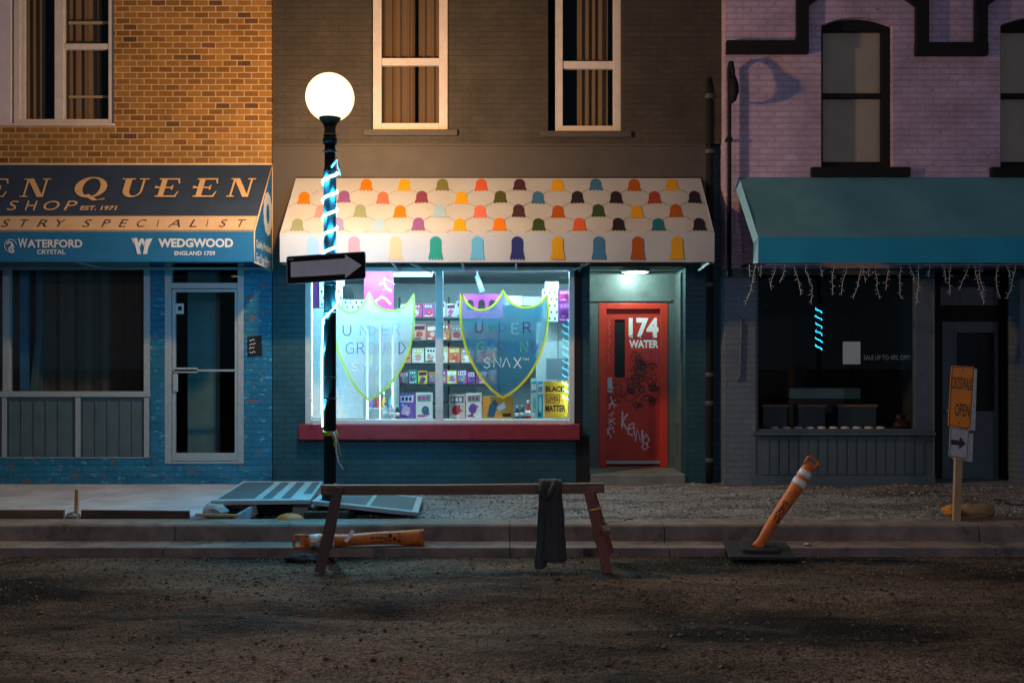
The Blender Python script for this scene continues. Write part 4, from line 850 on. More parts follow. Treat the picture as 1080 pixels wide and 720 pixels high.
# ================================================================== LAMPS
globe_m = shellmat('lit_globe_glass', (1.15, 0.80, 0.40), 0.72); glare_m = shellmat('globe_glare', (1.2, 1.15, 1.0), 0.72); rope_m = shellmat('lit_rope_light', (1.25, 2.9, 3.3), 0.85)
LXp, LYp = X(348, -2.5), -2.5
def make_lamp(loc, label):
    t = thing('street_lamp', loc, label, 'street lamp', 'globe street lamps along the street')
    L = Vector(loc); zz = lambda v: Z(v, -2.5)
    mb = MB(); mb.lathe([(.0655, .02), (.0655, zz(180)), (.058, zz(176)), (.056, zz(150))], L, 20, 0)
    mb.lathe([(.075, zz(152)), (.075, zz(146)), (.060, zz(145)), (.060, zz(134))], L, 20); mb.build('pole', pmat('lamp_post_paint', (0.012, 0.013, 0.015), 0.8, spec=0.12, var=0.3, vscale=14, bump=0.1), t)
    mb = MB(); mb.lathe([(.0665, zz(268)), (.0675, zz(267)), (.0675, zz(181)), (.0585, zz(177))], L, 20); mb.build('rope_glow_sleeve', pmat('pole_rope_glow', (.05, .15, .20), .4, var=.25, vscale=12), t)  # teal sleeve added on the pole; rope glow put into its colour
    mb = MB(); mb.lathe([(.15, -.02), (.15, .02), (.12, .05), (.09, .08), (.085, .18), (.072, .20)], L, 20); mb.build('base', black_metal, t)
    mb = MB(); mb.lathe([(.055, zz(135)), (.075, zz(131)), (.115, zz(125.5)), (.12, zz(124)), (.09, zz(123))], L, 24); mb.build('fitter', black_metal, t)
    mb = MB(); zc_ = zz(103); R = .258; prof = []
    for i in range(1, 23):
        a = -PI/2+PI*i/23
        if R*math.sin(a) < -R*.86: continue
        prof.append((R*math.cos(a), zc_+R*math.sin(a)))
    prof.append((.001, zc_+R)); mb.lathe(prof, L, 36); mb.build('globe', globe_m, t); mb = MB(); mb.lathe([(r_*.935, zc_+(z_-zc_)*.935) for r_, z_ in prof[:-1]]+[(.001, zc_+R*.935)], L, 36); mb.build('glare_shell', glare_m, t); bulb_light('bulb', L+Vector((0, 0, zc_)), GLOBE_COL, GLOBE_W*5.2, .10, t)  # inner shell added to put a white glare inside the warm rim
    for v in (143, 160, 300, 330, 398, 420): mb = MB(); mb.lathe([(.067, zz(v)-.012), (.070, zz(v)-.008), (.070, zz(v)+.008), (.067, zz(v)+.012)], L, 18); mb.build('band', pmat('scuffed_strap', (.05, .05, .055), .5, .3, var=.5, vscale=20), t)
    return t
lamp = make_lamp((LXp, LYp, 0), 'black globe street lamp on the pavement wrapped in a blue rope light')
lamp['label'] = 'lit white globe street lamp with black pole beside the white awning'
def make_rope(L, label):
    t = thing('rope_light', (L[0], L[1], 1), label, 'rope light', 'rope lights wound on lamp poles')
    zz = lambda v: Z(v, -2.5); L = Vector(L); R = .077
    pts = []; z0, z1 = zz(268), zz(180); pitch = .192; n = int((z1-z0)/pitch*22); ph = -1.2
    for i in range(n+1):
        a = ph+2*PI*(z0+(z1-z0)*i/n-z0)/pitch; pts.append(L+Vector((R*math.sin(a), -R*math.cos(a), z0+(z1-z0)*i/n)))
    mb = MB(); mb.tube(pts, .0150, 8); mb.build('wound_length', rope_m, t)
    for k in range(0, len(pts), 9): bulb_light('bulb', pts[k], ROPE_COL, ROPE_W, .007, t)
    pts = [L+Vector((R*math.sin(a), -R*math.cos(a), zz(v))) for a, v in [(2.2, 306), (1.9, 312), (1.57, 320), (1.0, 323.5), (.4, 328), (-.3, 333), (-1.0, 337), (-1.45, 341), (-1.57, 348)]] + [L+Vector((-.082+.004*math.sin(v*.2), -.01, zz(v))) for v in (370, 400, 430, 450)]
    mb = MB(); mb.tube(pts, .0085, 8); mb.build('hanging_length', rope_m, t)
    for k in range(1, len(pts), 2): bulb_light('bulb', pts[k], ROPE_COL, ROPE_W*1.5, .006, t)
    mb = MB(); mb.tube([L+Vector((R*math.sin(a), -R*math.cos(a), zz(v))) for a, v in [(-1.4, 302), (-.8, 296.5), (0, 293.5), (.9, 291), (1.5, 290)]], .0085, 8)
    mb.tube([L+Vector((.05, -.07, zz(455))), L+Vector((.075, -.07, zz(462))), L+Vector((.08, -.07, zz(476))), L+Vector((.105, -.06, zz(487))), L+Vector((.15, -.06, zz(494)))], .008, 6)
    mb.tube([L+Vector((.03, -.07, zz(178))), L+Vector((.085, -.06, zz(168))), L+Vector((.10, -.06, zz(176))), L+Vector((.12, -.05, zz(186)))], [.01, .022, .018, .006], 6); mb.build('loose_tail', pmat('white_plastic_cable', (.62, .64, .66), .5), t)
    return t
rope = make_rope((LXp, LYp, 0), 'glowing blue rope light wound round the black lamp pole')
# the same lamps stand on the far side of the street, behind the photographer
far_rope = emat('lit_far_rope', ROPE_COL, 34.0)
for (lx, ly, a, b, v0, v1) in ((8.4, -14.4, 'globe street lamp across the street to the right, behind the photographer', 'blue rope light on the lamp pole across the street to the right', 1.9, 3.1),
                       (1.5, -14.6, 'globe street lamp across the street, straight behind the photographer', 'blue rope light on the lamp pole straight behind the photographer', .5, 2.8),
                       (-7.6, -14.4, 'globe street lamp across the street to the left, behind the photographer', None, 0, 0)):
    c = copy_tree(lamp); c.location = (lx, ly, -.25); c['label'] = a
    for ch in c.children:
        if ch.type == 'LIGHT': ch.data = ch.data.copy(); ch.data.color = FAR_COL; ch.data.energy = FAR_W*5.2
    if b:
        t = thing('rope_light', (lx, ly, 1), b, 'rope light', 'rope lights wound on lamp poles'); n = int((v1-v0)/.2*20)
        mb = MB(); mb.tube([(lx+.08*math.sin(2*PI*i/20), ly-.08*math.cos(2*PI*i/20), v0+.01*i) for i in range(n+1)], .02, 6); mb.build('wound_length', far_rope, t)
t = thing('recess_lamp', (X(670, .4), .4, zf), 'round white ceiling lamp lit above the red door', 'ceiling lamp')
mb = MB(); mb.lathe([(.19, zf-.002), (.20, zf-.02), (.195, zf-.035), (.185, zf-.036)], (X(670, .40), .40, 0), 28); mb.build('rim', white_trim, t)
mb = MB(); mb.lathe([(.184, zf-.034), (.15, zf-.048), (.08, zf-.056), (.001, zf-.058)], (X(670, .40), .40, 0), 28); mb.build('diffuser', shellmat('lit_diffuser', (1.6, 2.2, 2.05), .8), t)
bulb_light('bulb', (X(670, .40), .40, zf-.034), DOOR_COL, DOOR_W*1.9, .02, t)
tube_m = emat('lit_tube', SHOP_COL, SHOP_W)
for i, (x, y, hx, hy, lab) in enumerate(((-1.75, .42, .80, .035, 'long ceiling tube lamp above the left shop window'), (-.02, .42, .80, .035, 'long ceiling tube lamp above the right shop window'),
                            (-1.45, 1.25, .30, .035, 'short ceiling tube lamp deeper in the shop behind the left pane'))):
    t = thing('tube_lamp', (x, y, zf), lab, 'ceiling lamp', 'tube lamps on the shop ceiling')
    mb = MB(); mb.box(x-hx-.03, x+hx+.03, y-.06, y+.06, zf+.02, zf+.055); mb.build('housing', white_trim, t)
    mb = MB(); mb.tube([(x-hx, y, zf+.0), (x+hx, y, zf+.0)], .022, 10); mb.build('tube', tube_m if i < 2 else emat('dim_lit_tube', SHOP_COL, 5.0), t)
for x, lab in ((sw0+.028, 'upright tube lamp inside the left edge of the shop window'), (sw1-.028, 'upright tube lamp inside the right edge of the shop window')):
    t = thing('tube_lamp', (x, YM+.2, swb), lab, 'tube lamp', 'upright tube lamps in the shop window')
    mb = MB(); mb.tube([(x, YM+.22, swb+.1), (x, YM+.22, zf-.12)], .010, 8); mb.build('tube', emat('lit_upright_tube', SHOP_COL, SHOP_W*.45), t)
    mb = MB(); mb.box(x-.02, x+.02, YM+.235, YM+.245, swb+.08, zf-.1); mb.build('housing', white_trim, t)

# ================================================================== SHOP GOODS
PC = {}
def pc(hexs, rough=.45):
    if hexs not in PC:
        c = [int(hexs[i:i+2], 16)/255 for i in (0, 2, 4)]; c = [v/12.92 if v < .04045 else ((v+.055)/1.055)**2.4 for v in c]
        PC[hexs] = pmat('print_'+str(len(PC)), tuple(c), rough, var=.08, vscale=12)
    return PC[hexs]
def pbox(name, u0, u1, v0, v1, y, depth, cols, label, cat, group=None, seed=0, style=0, turn=0.0):
    """a printed carton: body plus flat printed patches on its front"""
    r = random.Random(seed); x0, x1, z0, z1 = X(u0, y), X(u1, y), Z(v1, y), Z(v0, y); f = front(y)
    mb = MB(); mb.box(x0, x1, y, y+depth, z0, z1, 0); w, h = u1-u0, v1-v0
    if style == 0:
        mb.flat(f, [(u0+w*.08, v0+h*.10), (u1-w*.08, v0+h*.06), (u1-w*.1, v0+h*.34), (u0+w*.1, v0+h*.36)], 1, .001)
        cx, cy, q = u0+w*r.uniform(.4, .6), v0+h*r.uniform(.6, .7), r.uniform(.24, .34)
        mb.flat(f, [(cx+w*q*math.cos(a)*r.uniform(.85, 1.1), cy+h*q*.75*math.sin(a)) for a in [2*PI*i/10 for i in range(10)]], 2, .001)
        mb.flat(f, [(u0+w*.1, v1-h*.14), (u0+w*r.uniform(.4, .8), v1-h*.14), (u0+w*.6, v1-h*.05), (u0+w*.1, v1-h*.05)], 3, .001)
        for _ in range(3):
            a, b = u0+w*r.uniform(.15, .8), v0+h*r.uniform(.4, .85); mb.flat(f, [(a, b), (a+w*.12, b+h*.02), (a+w*.1, b+h*.09), (a-w*.02, b+h*.07)], r.choice((1, 3)), .0014)
        for k in range(3): mb.flat(f, [(u0+w*(.16+.24*k), v0+h*.14), (u0+w*(.32+.24*k), v0+h*.13), (u0+w*(.31+.24*k), v0+h*.29), (u0+w*(.15+.24*k), v0+h*.29)], 3, .0018)
    elif style == 1:      # wrapped parcel with rows of little bells
        for i in range(max(2, int(w/5))):
            for j in range(max(2, int(h/6))):
                a, b = u0+w*(i+.5+(.25 if j % 2 else -.1))/max(2, int(w/5)), v0+h*(j+.5)/max(2, int(h/6))
                if a+1.3 < u1: mb.flat(f, [(a-1.1, b+1.5), (a-.8, b-.6), (a, b-1.5), (a+.8, b-.6), (a+1.1, b+1.5)], 1+(i+j) % 3, .001)
    elif style == 2:      # carton with one big picture and a strip of letters
        mb.flat(f, [(u0+w*.15, v0+h*.95), (u0+w*.22, v0+h*.4), (u0+w*.42, v0+h*.12), (u0+w*.5, v0+h*.35), (u0+w*.38, v0+h*.95)], 1, .001)
        mb.flat(f, [(u0+w*.45, v0+h*.5), (u0+w*.7, v0+h*.25), (u0+w*.78, v0+h*.5), (u0+w*.55, v0+h*.7)], 2, .001)
        mb.flat(f, [(u0+w*.66, v0+h*.78), (u1-w*.06, v0+h*.76), (u1-w*.06, v0+h*.92), (u0+w*.66, v0+h*.93)], 3, .001)
    o = mb.build(name, [pc(c) for c in cols], None, base=((x0+x1)/2, y+depth/2, z0)); o.rotation_euler.z = turn
    return tag(o, label, cat, group)

yr = 1.75
t = thing('shelf_rack', (X(460, yr), yr, 0), 'dark wire shelf rack of snack boxes in the middle of the lit shop', 'shelf rack')
rack_m = pmat('rack_metal', (0.05, 0.055, 0.06), .45, .4)
shelf_v = (334.5, 358.5, 382.5, 404.5, 424)
for v in shelf_v:
    mb = MB(); mb.box(X(420, yr), X(526, yr), yr-.03, yr+.32, Z(v, yr)-.035, Z(v, yr)-.004); mb.build('shelf', rack_m, t)
for u_ in (419, 472, 526):
    mb = MB(); mb.box(X(u_, yr)-.015, X(u_, yr)+.015, yr+.27, yr+.30, .0, Z(312, yr)); mb.build('upright', rack_m, t)
ORD = ['first', 'second', 'third', 'fourth', 'fifth', 'sixth', 'seventh', 'eighth', 'ninth', 'tenth', 'eleventh', 'twelfth', 'thirteenth']
SHN = ['top shelf', 'second shelf', 'third shelf', 'lowest stocked shelf']
pal = [[('E84AA0','pink'),('F2F2F0','white'),('D83C46','red'),('F5D6DE','pale pink')], [('E2553F','red'),('F08A4A','orange'),('E8B0A0','salmon'),('D94B52','red')], [('E8745A','salmon'),('EFEDE8','white'),('E0503C','red'),('F0A58A','peach')], [('6A4AA0','purple'),('4FA88A','green'),('E8D24A','yellow'),('D05AA8','magenta')]]
r = random.Random(31)
for si, v in enumerate(shelf_v[:4]):
    u_ = 422.0; k = 0
    while u_ < 516 and k < 13:
        w = r.uniform(9.6, 13.5) if si < 3 else r.uniform(8.2, 10.2); h = r.uniform(14, 17.5) if si < 3 else r.uniform(11.5, 15)
        cname = r.choice(pal[si]); alt = [c for c, _ in pal[si] if c != cname[0]]
        pbox('snack_box', u_, u_+w, v-h, v, yr+r.uniform(.0, .04), .10, [cname[0], r.choice(('FFFFFF', '8A2A60', 'F4D04A', '2A6A9A')), r.choice(alt), r.choice(('FFFFFF', '401A30', 'F6E9C8'))],
             f'small {cname[1]} printed box, {ORD[k]} from the left on the {SHN[si]} of the rack', 'snack box', 'snack boxes on the shop rack', seed=si*40+k)
        u_ += w + r.uniform(.4, 1.6); k += 1
yfr = 1.1
t = thing('drinks_fridge', (X(400, yfr), yfr, 0), 'lit glass door drinks fridge behind the pale left shield decal', 'fridge')
mb = MB(); x0, x1, z1 = X(384, yfr), X(417, yfr), Z(338, yfr)
mb.box(x0, x0+.03, yfr, yfr+.5, 0, z1); mb.box(x1-.03, x1, yfr, yfr+.5, 0, z1); mb.box(x0+.03, x1-.03, yfr+.47, yfr+.5, 0, z1); mb.box(x0+.03, x1-.03, yfr, yfr+.469, z1-.08, z1); mb.box(x0+.03, x1-.03, yfr, yfr+.469, 0, .3); mb.build('cabinet', pc('E8EEF0'), t)
led = emat('lit_fridge_strip', (0.55, 0.9, 1.0), 5.0)
for xx in (x0+.045, x1-.045, (x0+x1)/2): mb = MB(); mb.box(xx-.007, xx+.007, yfr+.03, yfr+.045, .32, z1-.1); mb.build('light_strip', led, t)
for k, v in enumerate((362, 385, 408, 430)):
    zz = Z(v, yfr); mb = MB(); mb.box(x0+.032, x1-.032, yfr+.06, yfr+.46, zz-.015, zz); mb.build('shelf', pc('C8D4D8'), t)
    for j in range(4):
        xx = x0+.085+j*(x1-x0-.17)/3; hh = .17; mb = MB(); mb.lathe([(.028, zz+.001), (.03, zz+.01), (.03, zz+hh*.6), (.012, zz+hh*.85), (.012, zz+hh), (.001, zz+hh)], (xx, yfr+.12, 0), 12)
        tag(mb.build('drink_bottle', pc(('58B8D0', 'D8505A', '70C090', 'E8C04A', 'A070C0')[(j*2+k*3) % 5]), None, base=(xx, yfr+.12, zz)), ['first', 'second', 'third', 'fourth'][j]+' drink bottle from the left on the '+['top', 'second', 'third', 'lowest'][k]+' shelf of the lit fridge', 'bottle', 'drink bottles in the fridge')
G = 'cereal boxes standing in the shop window'
pbox('cereal_box', 421, 437.5, 415, 441, .40, .09, ['7A5AB8', 'E8E4F0', 'C8B0E0', '3A2A70'], 'purple and white cereal box standing left of the window mullion', 'cereal box', G, 1)
pbox('cereal_box', 438.5, 456, 414, 441, .41, .09, ['DDEFF0', '58B8B0', '2E6E8A', 'B84A9A'], 'white and teal cereal box standing just left of the window mullion', 'cereal box', G, 2)
pbox('cereal_box', 473.5, 490.5, 416, 441, .40, .09, ['DCC8C4', '3A7A88', 'C03A40', 'F0E8E4'], 'pale pink cereal box with red print just right of the window mullion', 'cereal box', G, 3)
pbox('cereal_box', 491.5, 508, 414.5, 441, .41, .09, ['E4ECEE', '6AB8A0', '7A4AA8', '9A3A78'], 'white cereal box with purple fruit print beside the orange carton', 'cereal box', G, 4)
pbox('picture_carton', 509, 541, 418, 441, .40, .10, ['D89A3A', '2E5E80', 'DCE4E8', '4A2A20'], 'wide orange carton with a blue picture below the right shield decal', 'carton', None, 5, 2)
pbox('teal_carton', 560, 566.5, 399, 441, .52, .12, ['BFE6EC', '2AA6C0', '7CCBDD', 'FFFFFF'], 'tall pale teal carton left of the yellow poster in the window', 'carton', None, 6)
pbox('teal_carton', 567, 573, 402, 441, .50, .12, ['2AB0CC', 'E8F6F8', 'BFE6EC', '1A6A88'], 'narrow bright teal carton touching the yellow poster in the window', 'carton', None, 7)
def bottle(u_, v0, v1, y, wpx, c1, c2, label, kind='bottle'):
    x, z0, z1 = X(u_, y), Z(v1, y), Z(v0, y); R = wpx/FPX*(y-CAMY)/2; H = z1-z0
    t = thing('bottle', (x, y, z0), label, kind, 'small bottles standing in the shop window')
    mb = MB(); mb.lathe([(R*.9, 0), (R, .02), (R, H*.55), (R*.55, H*.72), (R*.42, H*.82)], (x, y, z0), 14); mb.lathe([(R*1.01, H*.15), (R*1.01, H*.45)], (x, y, z0), 14, 1); mb.build('body', [pc(c1), pc('F2F2F2')], t)
    mb = MB(); mb.lathe([(R*.48, H*.82), (R*.48, H), (.001, H)], (x, y, z0), 12); mb.build('cap', pc(c2), t)
bottle(406.5, 424, 441, .36, 5, 'C8E4E8', 'D03A40', 'red capped pale bottle, left of the three small bottles in the left pane')
bottle(413, 426, 441, .36, 5.4, 'E8B8C8', 'F0F0F0', 'pink bottle, middle of the three small bottles in the left pane')
bottle(419, 427, 441, .38, 4.6, '2A3A40', 'D8D8D8', 'dark bottle with grey cap, right of the three small bottles in the left pane')
bottle(545.5, 428, 441, .36, 4.6, '303840', 'E0E0E0', 'dark bottle with pale cap beside the orange carton')
bottle(551, 427, 441, .36, 4.6, '48606A', 'A0B8C0', 'slate bottle between the dark bottle and the red bottle')
bottle(557, 422, 441, .35, 6, 'C83A34', 'F0ECEA', 'red bottle with white top beside the tall teal carton')
t = thing('display_backdrop', (X(354, .6), .6, swb), 'tall white display panel behind the left edge of the shop window', 'display panel')
mb = MB(); mb.box(X(326.5, .6), X(383, .6), .60, .64, Z(441, .6), Z(325, .6)); mb.build('board', pc('E6F2F6'), t)
f = front(.60); mb = MB(); rr_ = random.Random(5)
for _ in range(46):
    a, b = rr_.uniform(352, 381), rr_.uniform(398, 437); s_ = rr_.uniform(.5, 1.1); mb.flat(f, [(a-s_, b), (a, b-s_), (a+s_, b), (a, b+s_)])
for pts in ([(331, 372), (334, 362), (336, 374), (339, 366), (340, 378)], [(329, 384), (334, 380), (338, 385), (333, 391)]): mb.ribbon(f, pts, 1.1)
mb.build('white_mark', pc('FFFFFF'), t)
pbox('wrapped_parcel', 337, 361, 290, 324, .62, .2, ['E8F0F2', '2A4A58', '5A7A88', '1A2A38'], 'white parcel wrapped in bell patterned paper at the upper left of the shop', 'parcel', 'patterned parcels stacked in the shop', 11, 1)
pbox('wrapped_parcel', 362, 385, 316, 326, .62, .2, ['DDE8EE', '2A4A58', '5A7A88', '1A2A38'], 'low bell patterned parcel under the black bell ornament', 'parcel', 'patterned parcels stacked in the shop', 12, 1)
pbox('wrapped_parcel', 572, 588.5, 305, 339, .80, .2, ['EEF4F6', '2A3A48', '90305A', '305A78'], 'white parcel with bell pattern stacked at the upper right of the shop', 'parcel', 'patterned parcels stacked in the shop', 13, 1)
pbox('magenta_box', 588.8, 604, 318, 339, .80, .2, ['8A2A8A', 'C050B0', '5A1A60', 'D080C8'], 'deep purple box right of the patterned parcel', 'box', 'magenta boxes stacked in the shop', 14)
pbox('magenta_box', 589.2, 604, 306, 317.6, .80, .2, ['C83088', 'E070B0', '901A60', 'F0A0D0'], 'bright magenta box on top of the deep purple box', 'box', 'magenta boxes stacked in the shop', 15)
pbox('white_carton', 575, 589, 297, 304.8, .80, .2, ['E4E8EA', 'C8D0D4', 'F4F4F4', 'B8C4CA'], 'flat white carton on top of the white patterned parcel', 'carton', None, 16)
def bell(name, u_, v0, v1, w, y, col, label, cat, group=None):
    pts = []
    for i in range(11):
        t = PI-PI*i/10; pts.append((u_+w*.42*math.cos(t), v0+w*.42*(1-math.sin(t))))
    pts += [(u_+w*.52, v1)] + [(u_+w*.52-w*1.04*i/8, v1-(1.2 if i % 2 else 0)) for i in range(1, 8)] + [(u_-w*.52, v1)]
    mb = MB(); mb.prism([P(a, b, y) for a, b in pts], (0, .02, 0)); return tag(mb.build(name, pc(col), None, base=P(u_, v1, y)), label, cat, group)
bell('bell_ornament', 365.5, 301, 316, 15, .66, '0E1418', 'black bell shaped ornament standing on the low parcel', 'ornament')
t = thing('pink_poster', (X(399, 1.0), 1.0, Z(326, 1.0)), 'magenta poster with white squiggles behind the left shield decal', 'poster')
mb = MB(); mb.box(X(384, 1.0), X(415, 1.0), 1.0, 1.012, Z(330, 1.0), Z(286, 1.0)); mb.build('sheet', pc('D848A8'), t)
f = front(1.0); mb = MB(); mb.ribbon(f, [(400, 300), (405, 298), (408, 304), (413, 307)], 2.2); mb.ribbon(f, [(396, 318), (402, 313), (407, 315), (412, 321)], 2.2); mb.build('squiggle', pc('F8F8F8'), t)
tag(MB().box(X(324.5, .7), X(336.5, .7), .70, .72, Z(326, .7), Z(293, .7)).build('purple_board', pc('6A2A80'), None, base=P(330, 326, .7)), 'narrow purple board hung in the upper left corner of the shop window', 'board')
t = thing('pink_sign', (X(508, 1.2), 1.2, Z(334, 1.2)), 'magenta sign with black bell shapes above the right shield decal', 'sign')
mb = MB(); mb.box(X(484, 1.2), X(531, 1.2), 1.2, 1.23, Z(336, 1.2), Z(310, 1.2)); mb.build('sheet', pc('C048A8'), t)
for u_ in (496, 508, 519):
    o = bell('bell_print', u_, 316, 327, 8, 1.196, '181820', None, None); o.parent = t; o.location = o.location - t.location
tag(MB().box(X(531, 1.25), X(551, 1.25), 1.25, 1.45, Z(322, 1.25), Z(312, 1.25)).build('white_carton', pc('DDE6EA'), None, base=P(541, 322, 1.25)), 'white carton at the right end of the magenta sign', 'carton')
tag(MB().box(X(552, 1.25), X(571, 1.25), 1.25, 1.45, Z(322, 1.25), Z(313, 1.25)).build('white_carton', pc('CFDDE4'), None, base=P(561, 322, 1.25)), 'white carton between the magenta sign and the patterned parcel', 'carton')
t = thing('high_shelf', (X(530, 1.25), 1.25, Z(334, 1.25)), 'shelf carrying the white cartons behind the right shield decal', 'shelf')
mb = MB(); mb.box(X(484, 1.25), X(573, 1.25), 1.24, 1.5, Z(322, 1.25)-.03, Z(322, 1.25)-.003); mb.build('board', rack_m, t); mb = MB(); mb.box(X(500, 1.25), X(502, 1.25), 1.45, 1.5, 0, Z(322, 1.25)-.031); mb.box(X(566, 1.25), X(568, 1.25), 1.45, 1.5, 0, Z(322, 1.25)-.031); mb.build('post', rack_m, t)
t = thing('white_cabinet', (X(586, .95), .95, 0), 'tall white cabinet at the right end of the shop window', 'cabinet')
mb = MB(); mb.box(X(566, .95), X(612, .95), .95, 1.5, .0, Z(340, .95)); mb.build('body', pc('E2EAEC'), t, bevel=.01); mb = MB(); mb.box(X(588, .95), X(588.8, .95), .944, .949, .1, Z(343, .95)); mb.build('door_gap', pc('90A0A8'), t)
tag(MB().box(X(576, .7), X(599, .7), .70, .71, Z(400, .7), Z(378, .7)).build('paper_notice', pc('A8BCC8'), None, base=P(587, 400, .7)), 'grey paper notice above the yellow poster', 'notice')
t = thing('yellow_poster', (X(587, .30), .30, Z(441, .30)), 'mustard yellow poster with bold black lettering in the shop window corner', 'poster')
mb = MB(); mb.box(X(574, .30), X(601, .30), .30, .312, Z(440.5, .30), Z(402, .30)); mb.build('sheet', pc('D9A62A'), t)
f = front(.30); mb = MB(); mb.text(f, 'BLACK', 575.5, 596, 407, 413, bold=.03); mb.text(f, 'LIVES', 577.5, 588.5, 417.5, 423, bold=.02); mb.text(f, 'MATTER', 575.2, 596.5, 427, 434, bold=.03)
for a, b, c, d in ((575.6, 590.4, 415.6, 416.3), (575.6, 590.4, 424.2, 424.9), (575.6, 576.3, 415.6, 424.9), (589.7, 590.4, 415.6, 424.9)): mb.flat(f, [(a, c), (b, c), (b, d), (a, d)])
mb.build('lettering', pc('14110C'), t)
t = thing('track_light', (X(505, 1.0), 1.0, zf), 'grey spotlight hanging from the ceiling right of the window mullion', 'spotlight')
mb = MB(); mb.tube([(X(503, 1.0), 1.0, zf+.05), (X(504, 1.0), 1.0, Z(292, 1.0))], .012, 6); mb.build('stem', alu, t); mb = MB(); mb.tube([P(503, 291, 1.0), P(509, 309, .95)], [.035, .045], 12); mb.build('can', alu, t)

# ------------------------------------------------------------------ shield decals on the glass
stroke = {'U': [[(0,1),(0,.3),(.25,0),(.75,0),(1,.3),(1,1)]], 'N': [[(0,0),(0,1),(1,0),(1,1)]], 'D': [[(0,0),(0,1),(.5,.9),(1,.5),(.5,.1),(0,0)]], 'E': [[(1,1),(0,1),(0,0),(1,0)],[(0,.5),(.8,.5)]], 'R': [[(0,0),(0,1),(.7,.95),(.9,.72),(.6,.5),(0,.48)],[(.5,.48),(1,0)]],
          'G': [[(1,.85),(.6,1),(.1,.75),(0,.3),(.4,0),(1,.1),(1,.45),(.6,.45)]], 'O': [[(.5,1),(.05,.7),(.05,.3),(.5,0),(.95,.3),(.95,.7),(.5,1)]], 'S': [[(1,.85),(.55,1),(.1,.8),(.2,.58),(.8,.42),(.95,.18),(.5,0),(0,.15)]], 'A': [[(0,0),(.5,1),(1,0)]], 'X': [[(0,0),(1,1)],[(0,1),(1,0)]], 'T': [[(0,1),(1,1)],[(.5,1),(.5,0)]]}
def decal(label, cx, pl, pr, vt, vp, vv, vb, fill, cols, outl, x_text):
    fg = front(YG-.004)
    t = thing('shield_decal', tuple(fg(cx, vb)), label, 'window decal')
    L = []
    def q(p0, p1, p2, n=8): return [((1-s)**2*p0[0]+2*s*(1-s)*p1[0]+s*s*p2[0], (1-s)**2*p0[1]+2*s*(1-s)*p1[1]+s*s*p2[1]) for s in [i/n for i in range(n)]]
    dip = vv+ (vv-vt)*.55
    L += q((pl, vt), (pl+8, dip+1), (pl+(cx-pl)*.55, dip-2), 6) + q((pl+(cx-pl)*.55, dip-2), (cx-7, dip-4), (cx, vp), 6)
    L += q((cx, vp), (cx+7, dip-4), (cx+(pr-cx)*.5, dip-4), 6) + q((cx+(pr-cx)*.5, dip-4), (pr-6, dip-4), (pr, vt), 6)
    H_ = vb-vt; ja, jb = (pr-12, vt+H_*.68), (pl+12, vt+H_*.68)
    L += q((pr, vt), (pr+4.5, vt+H_*.40), ja, 10) + q(ja, (cx+(pr-12-cx)*.62, vt+H_*.90), (cx, vb), 10)
    L += q((cx, vb), (cx-(cx-pl-12)*.62, vt+H_*.90), jb, 10) + q(jb, (pl-4.5, vt+H_*.40), (pl, vt), 10)
    mb = MB(); mb.face([fg(*p) for p in L])
    mb.build('film', fill, t)
    mb = MB(); mb.ribbon(fg, L+[L[0]], 2.5, 0, .003); mb.build('outline', outl, t)
    mb = MB()
    for (ch, u0, u1, v0, v1, m, w) in x_text:
        for s_ in stroke[ch]: mb.ribbon(fg, [(u0+a*(u1-u0), v1-b*(v1-v0)) for a, b in s_], w*1.3, m, .0045)
    if any(c[0] == 'X' for c in x_text): mb.text(fg, 'TM', 551, 558, 377.5, 380, 0, .005, bold=.03)
    mb.build('lettering', cols, t)
fr1 = frostmat('frosted_film_pale', (0.72, 0.88, 0.95), .74); fr2 = frostmat('frosted_film_blue', (0.06, 0.21, 0.31), .74)
lc = [vinyl('vinyl_letter', h) for h in ('FFFFFF', '35406A', '1E9AB8', 'B02A70', '9AD8A8', '2F9FE8', 'A8B0D0', '4A50A8')]
decal('pale frosted shield decal with yellow green outline on the left pane', 389.5, 351.5, 436, 310, 309, 324, 422, fr1, lc, vinyl('lime_vinyl', 'D2F07A'),
      [('U', 362, 370, 343, 353.5, 1, .8), ('N', 380, 388, 343, 353.5, 2, .8), ('D', 390, 397, 343, 353.5, 6, .6), ('E', 403, 410, 342, 353, 6, .6), ('R', 414, 422, 341, 354, 6, .6),
       ('G', 365, 373, 361, 373, 2, .9), ('R', 377, 384, 361, 373, 7, .7), ('O', 387, 396, 361, 373, 6, .6), ('U', 399, 406, 361, 373, 6, .6), ('N', 409, 417, 361, 373, 6, .6), ('D', 421, 428, 361, 373, 1, .7),
       ('S', 371, 378, 382, 391, 0, .9), ('N', 383, 390, 382, 391, 0, .8), ('A', 396, 404, 382, 391, 0, .7), ('T', 408, 417, 382, 388, 0, .7)])
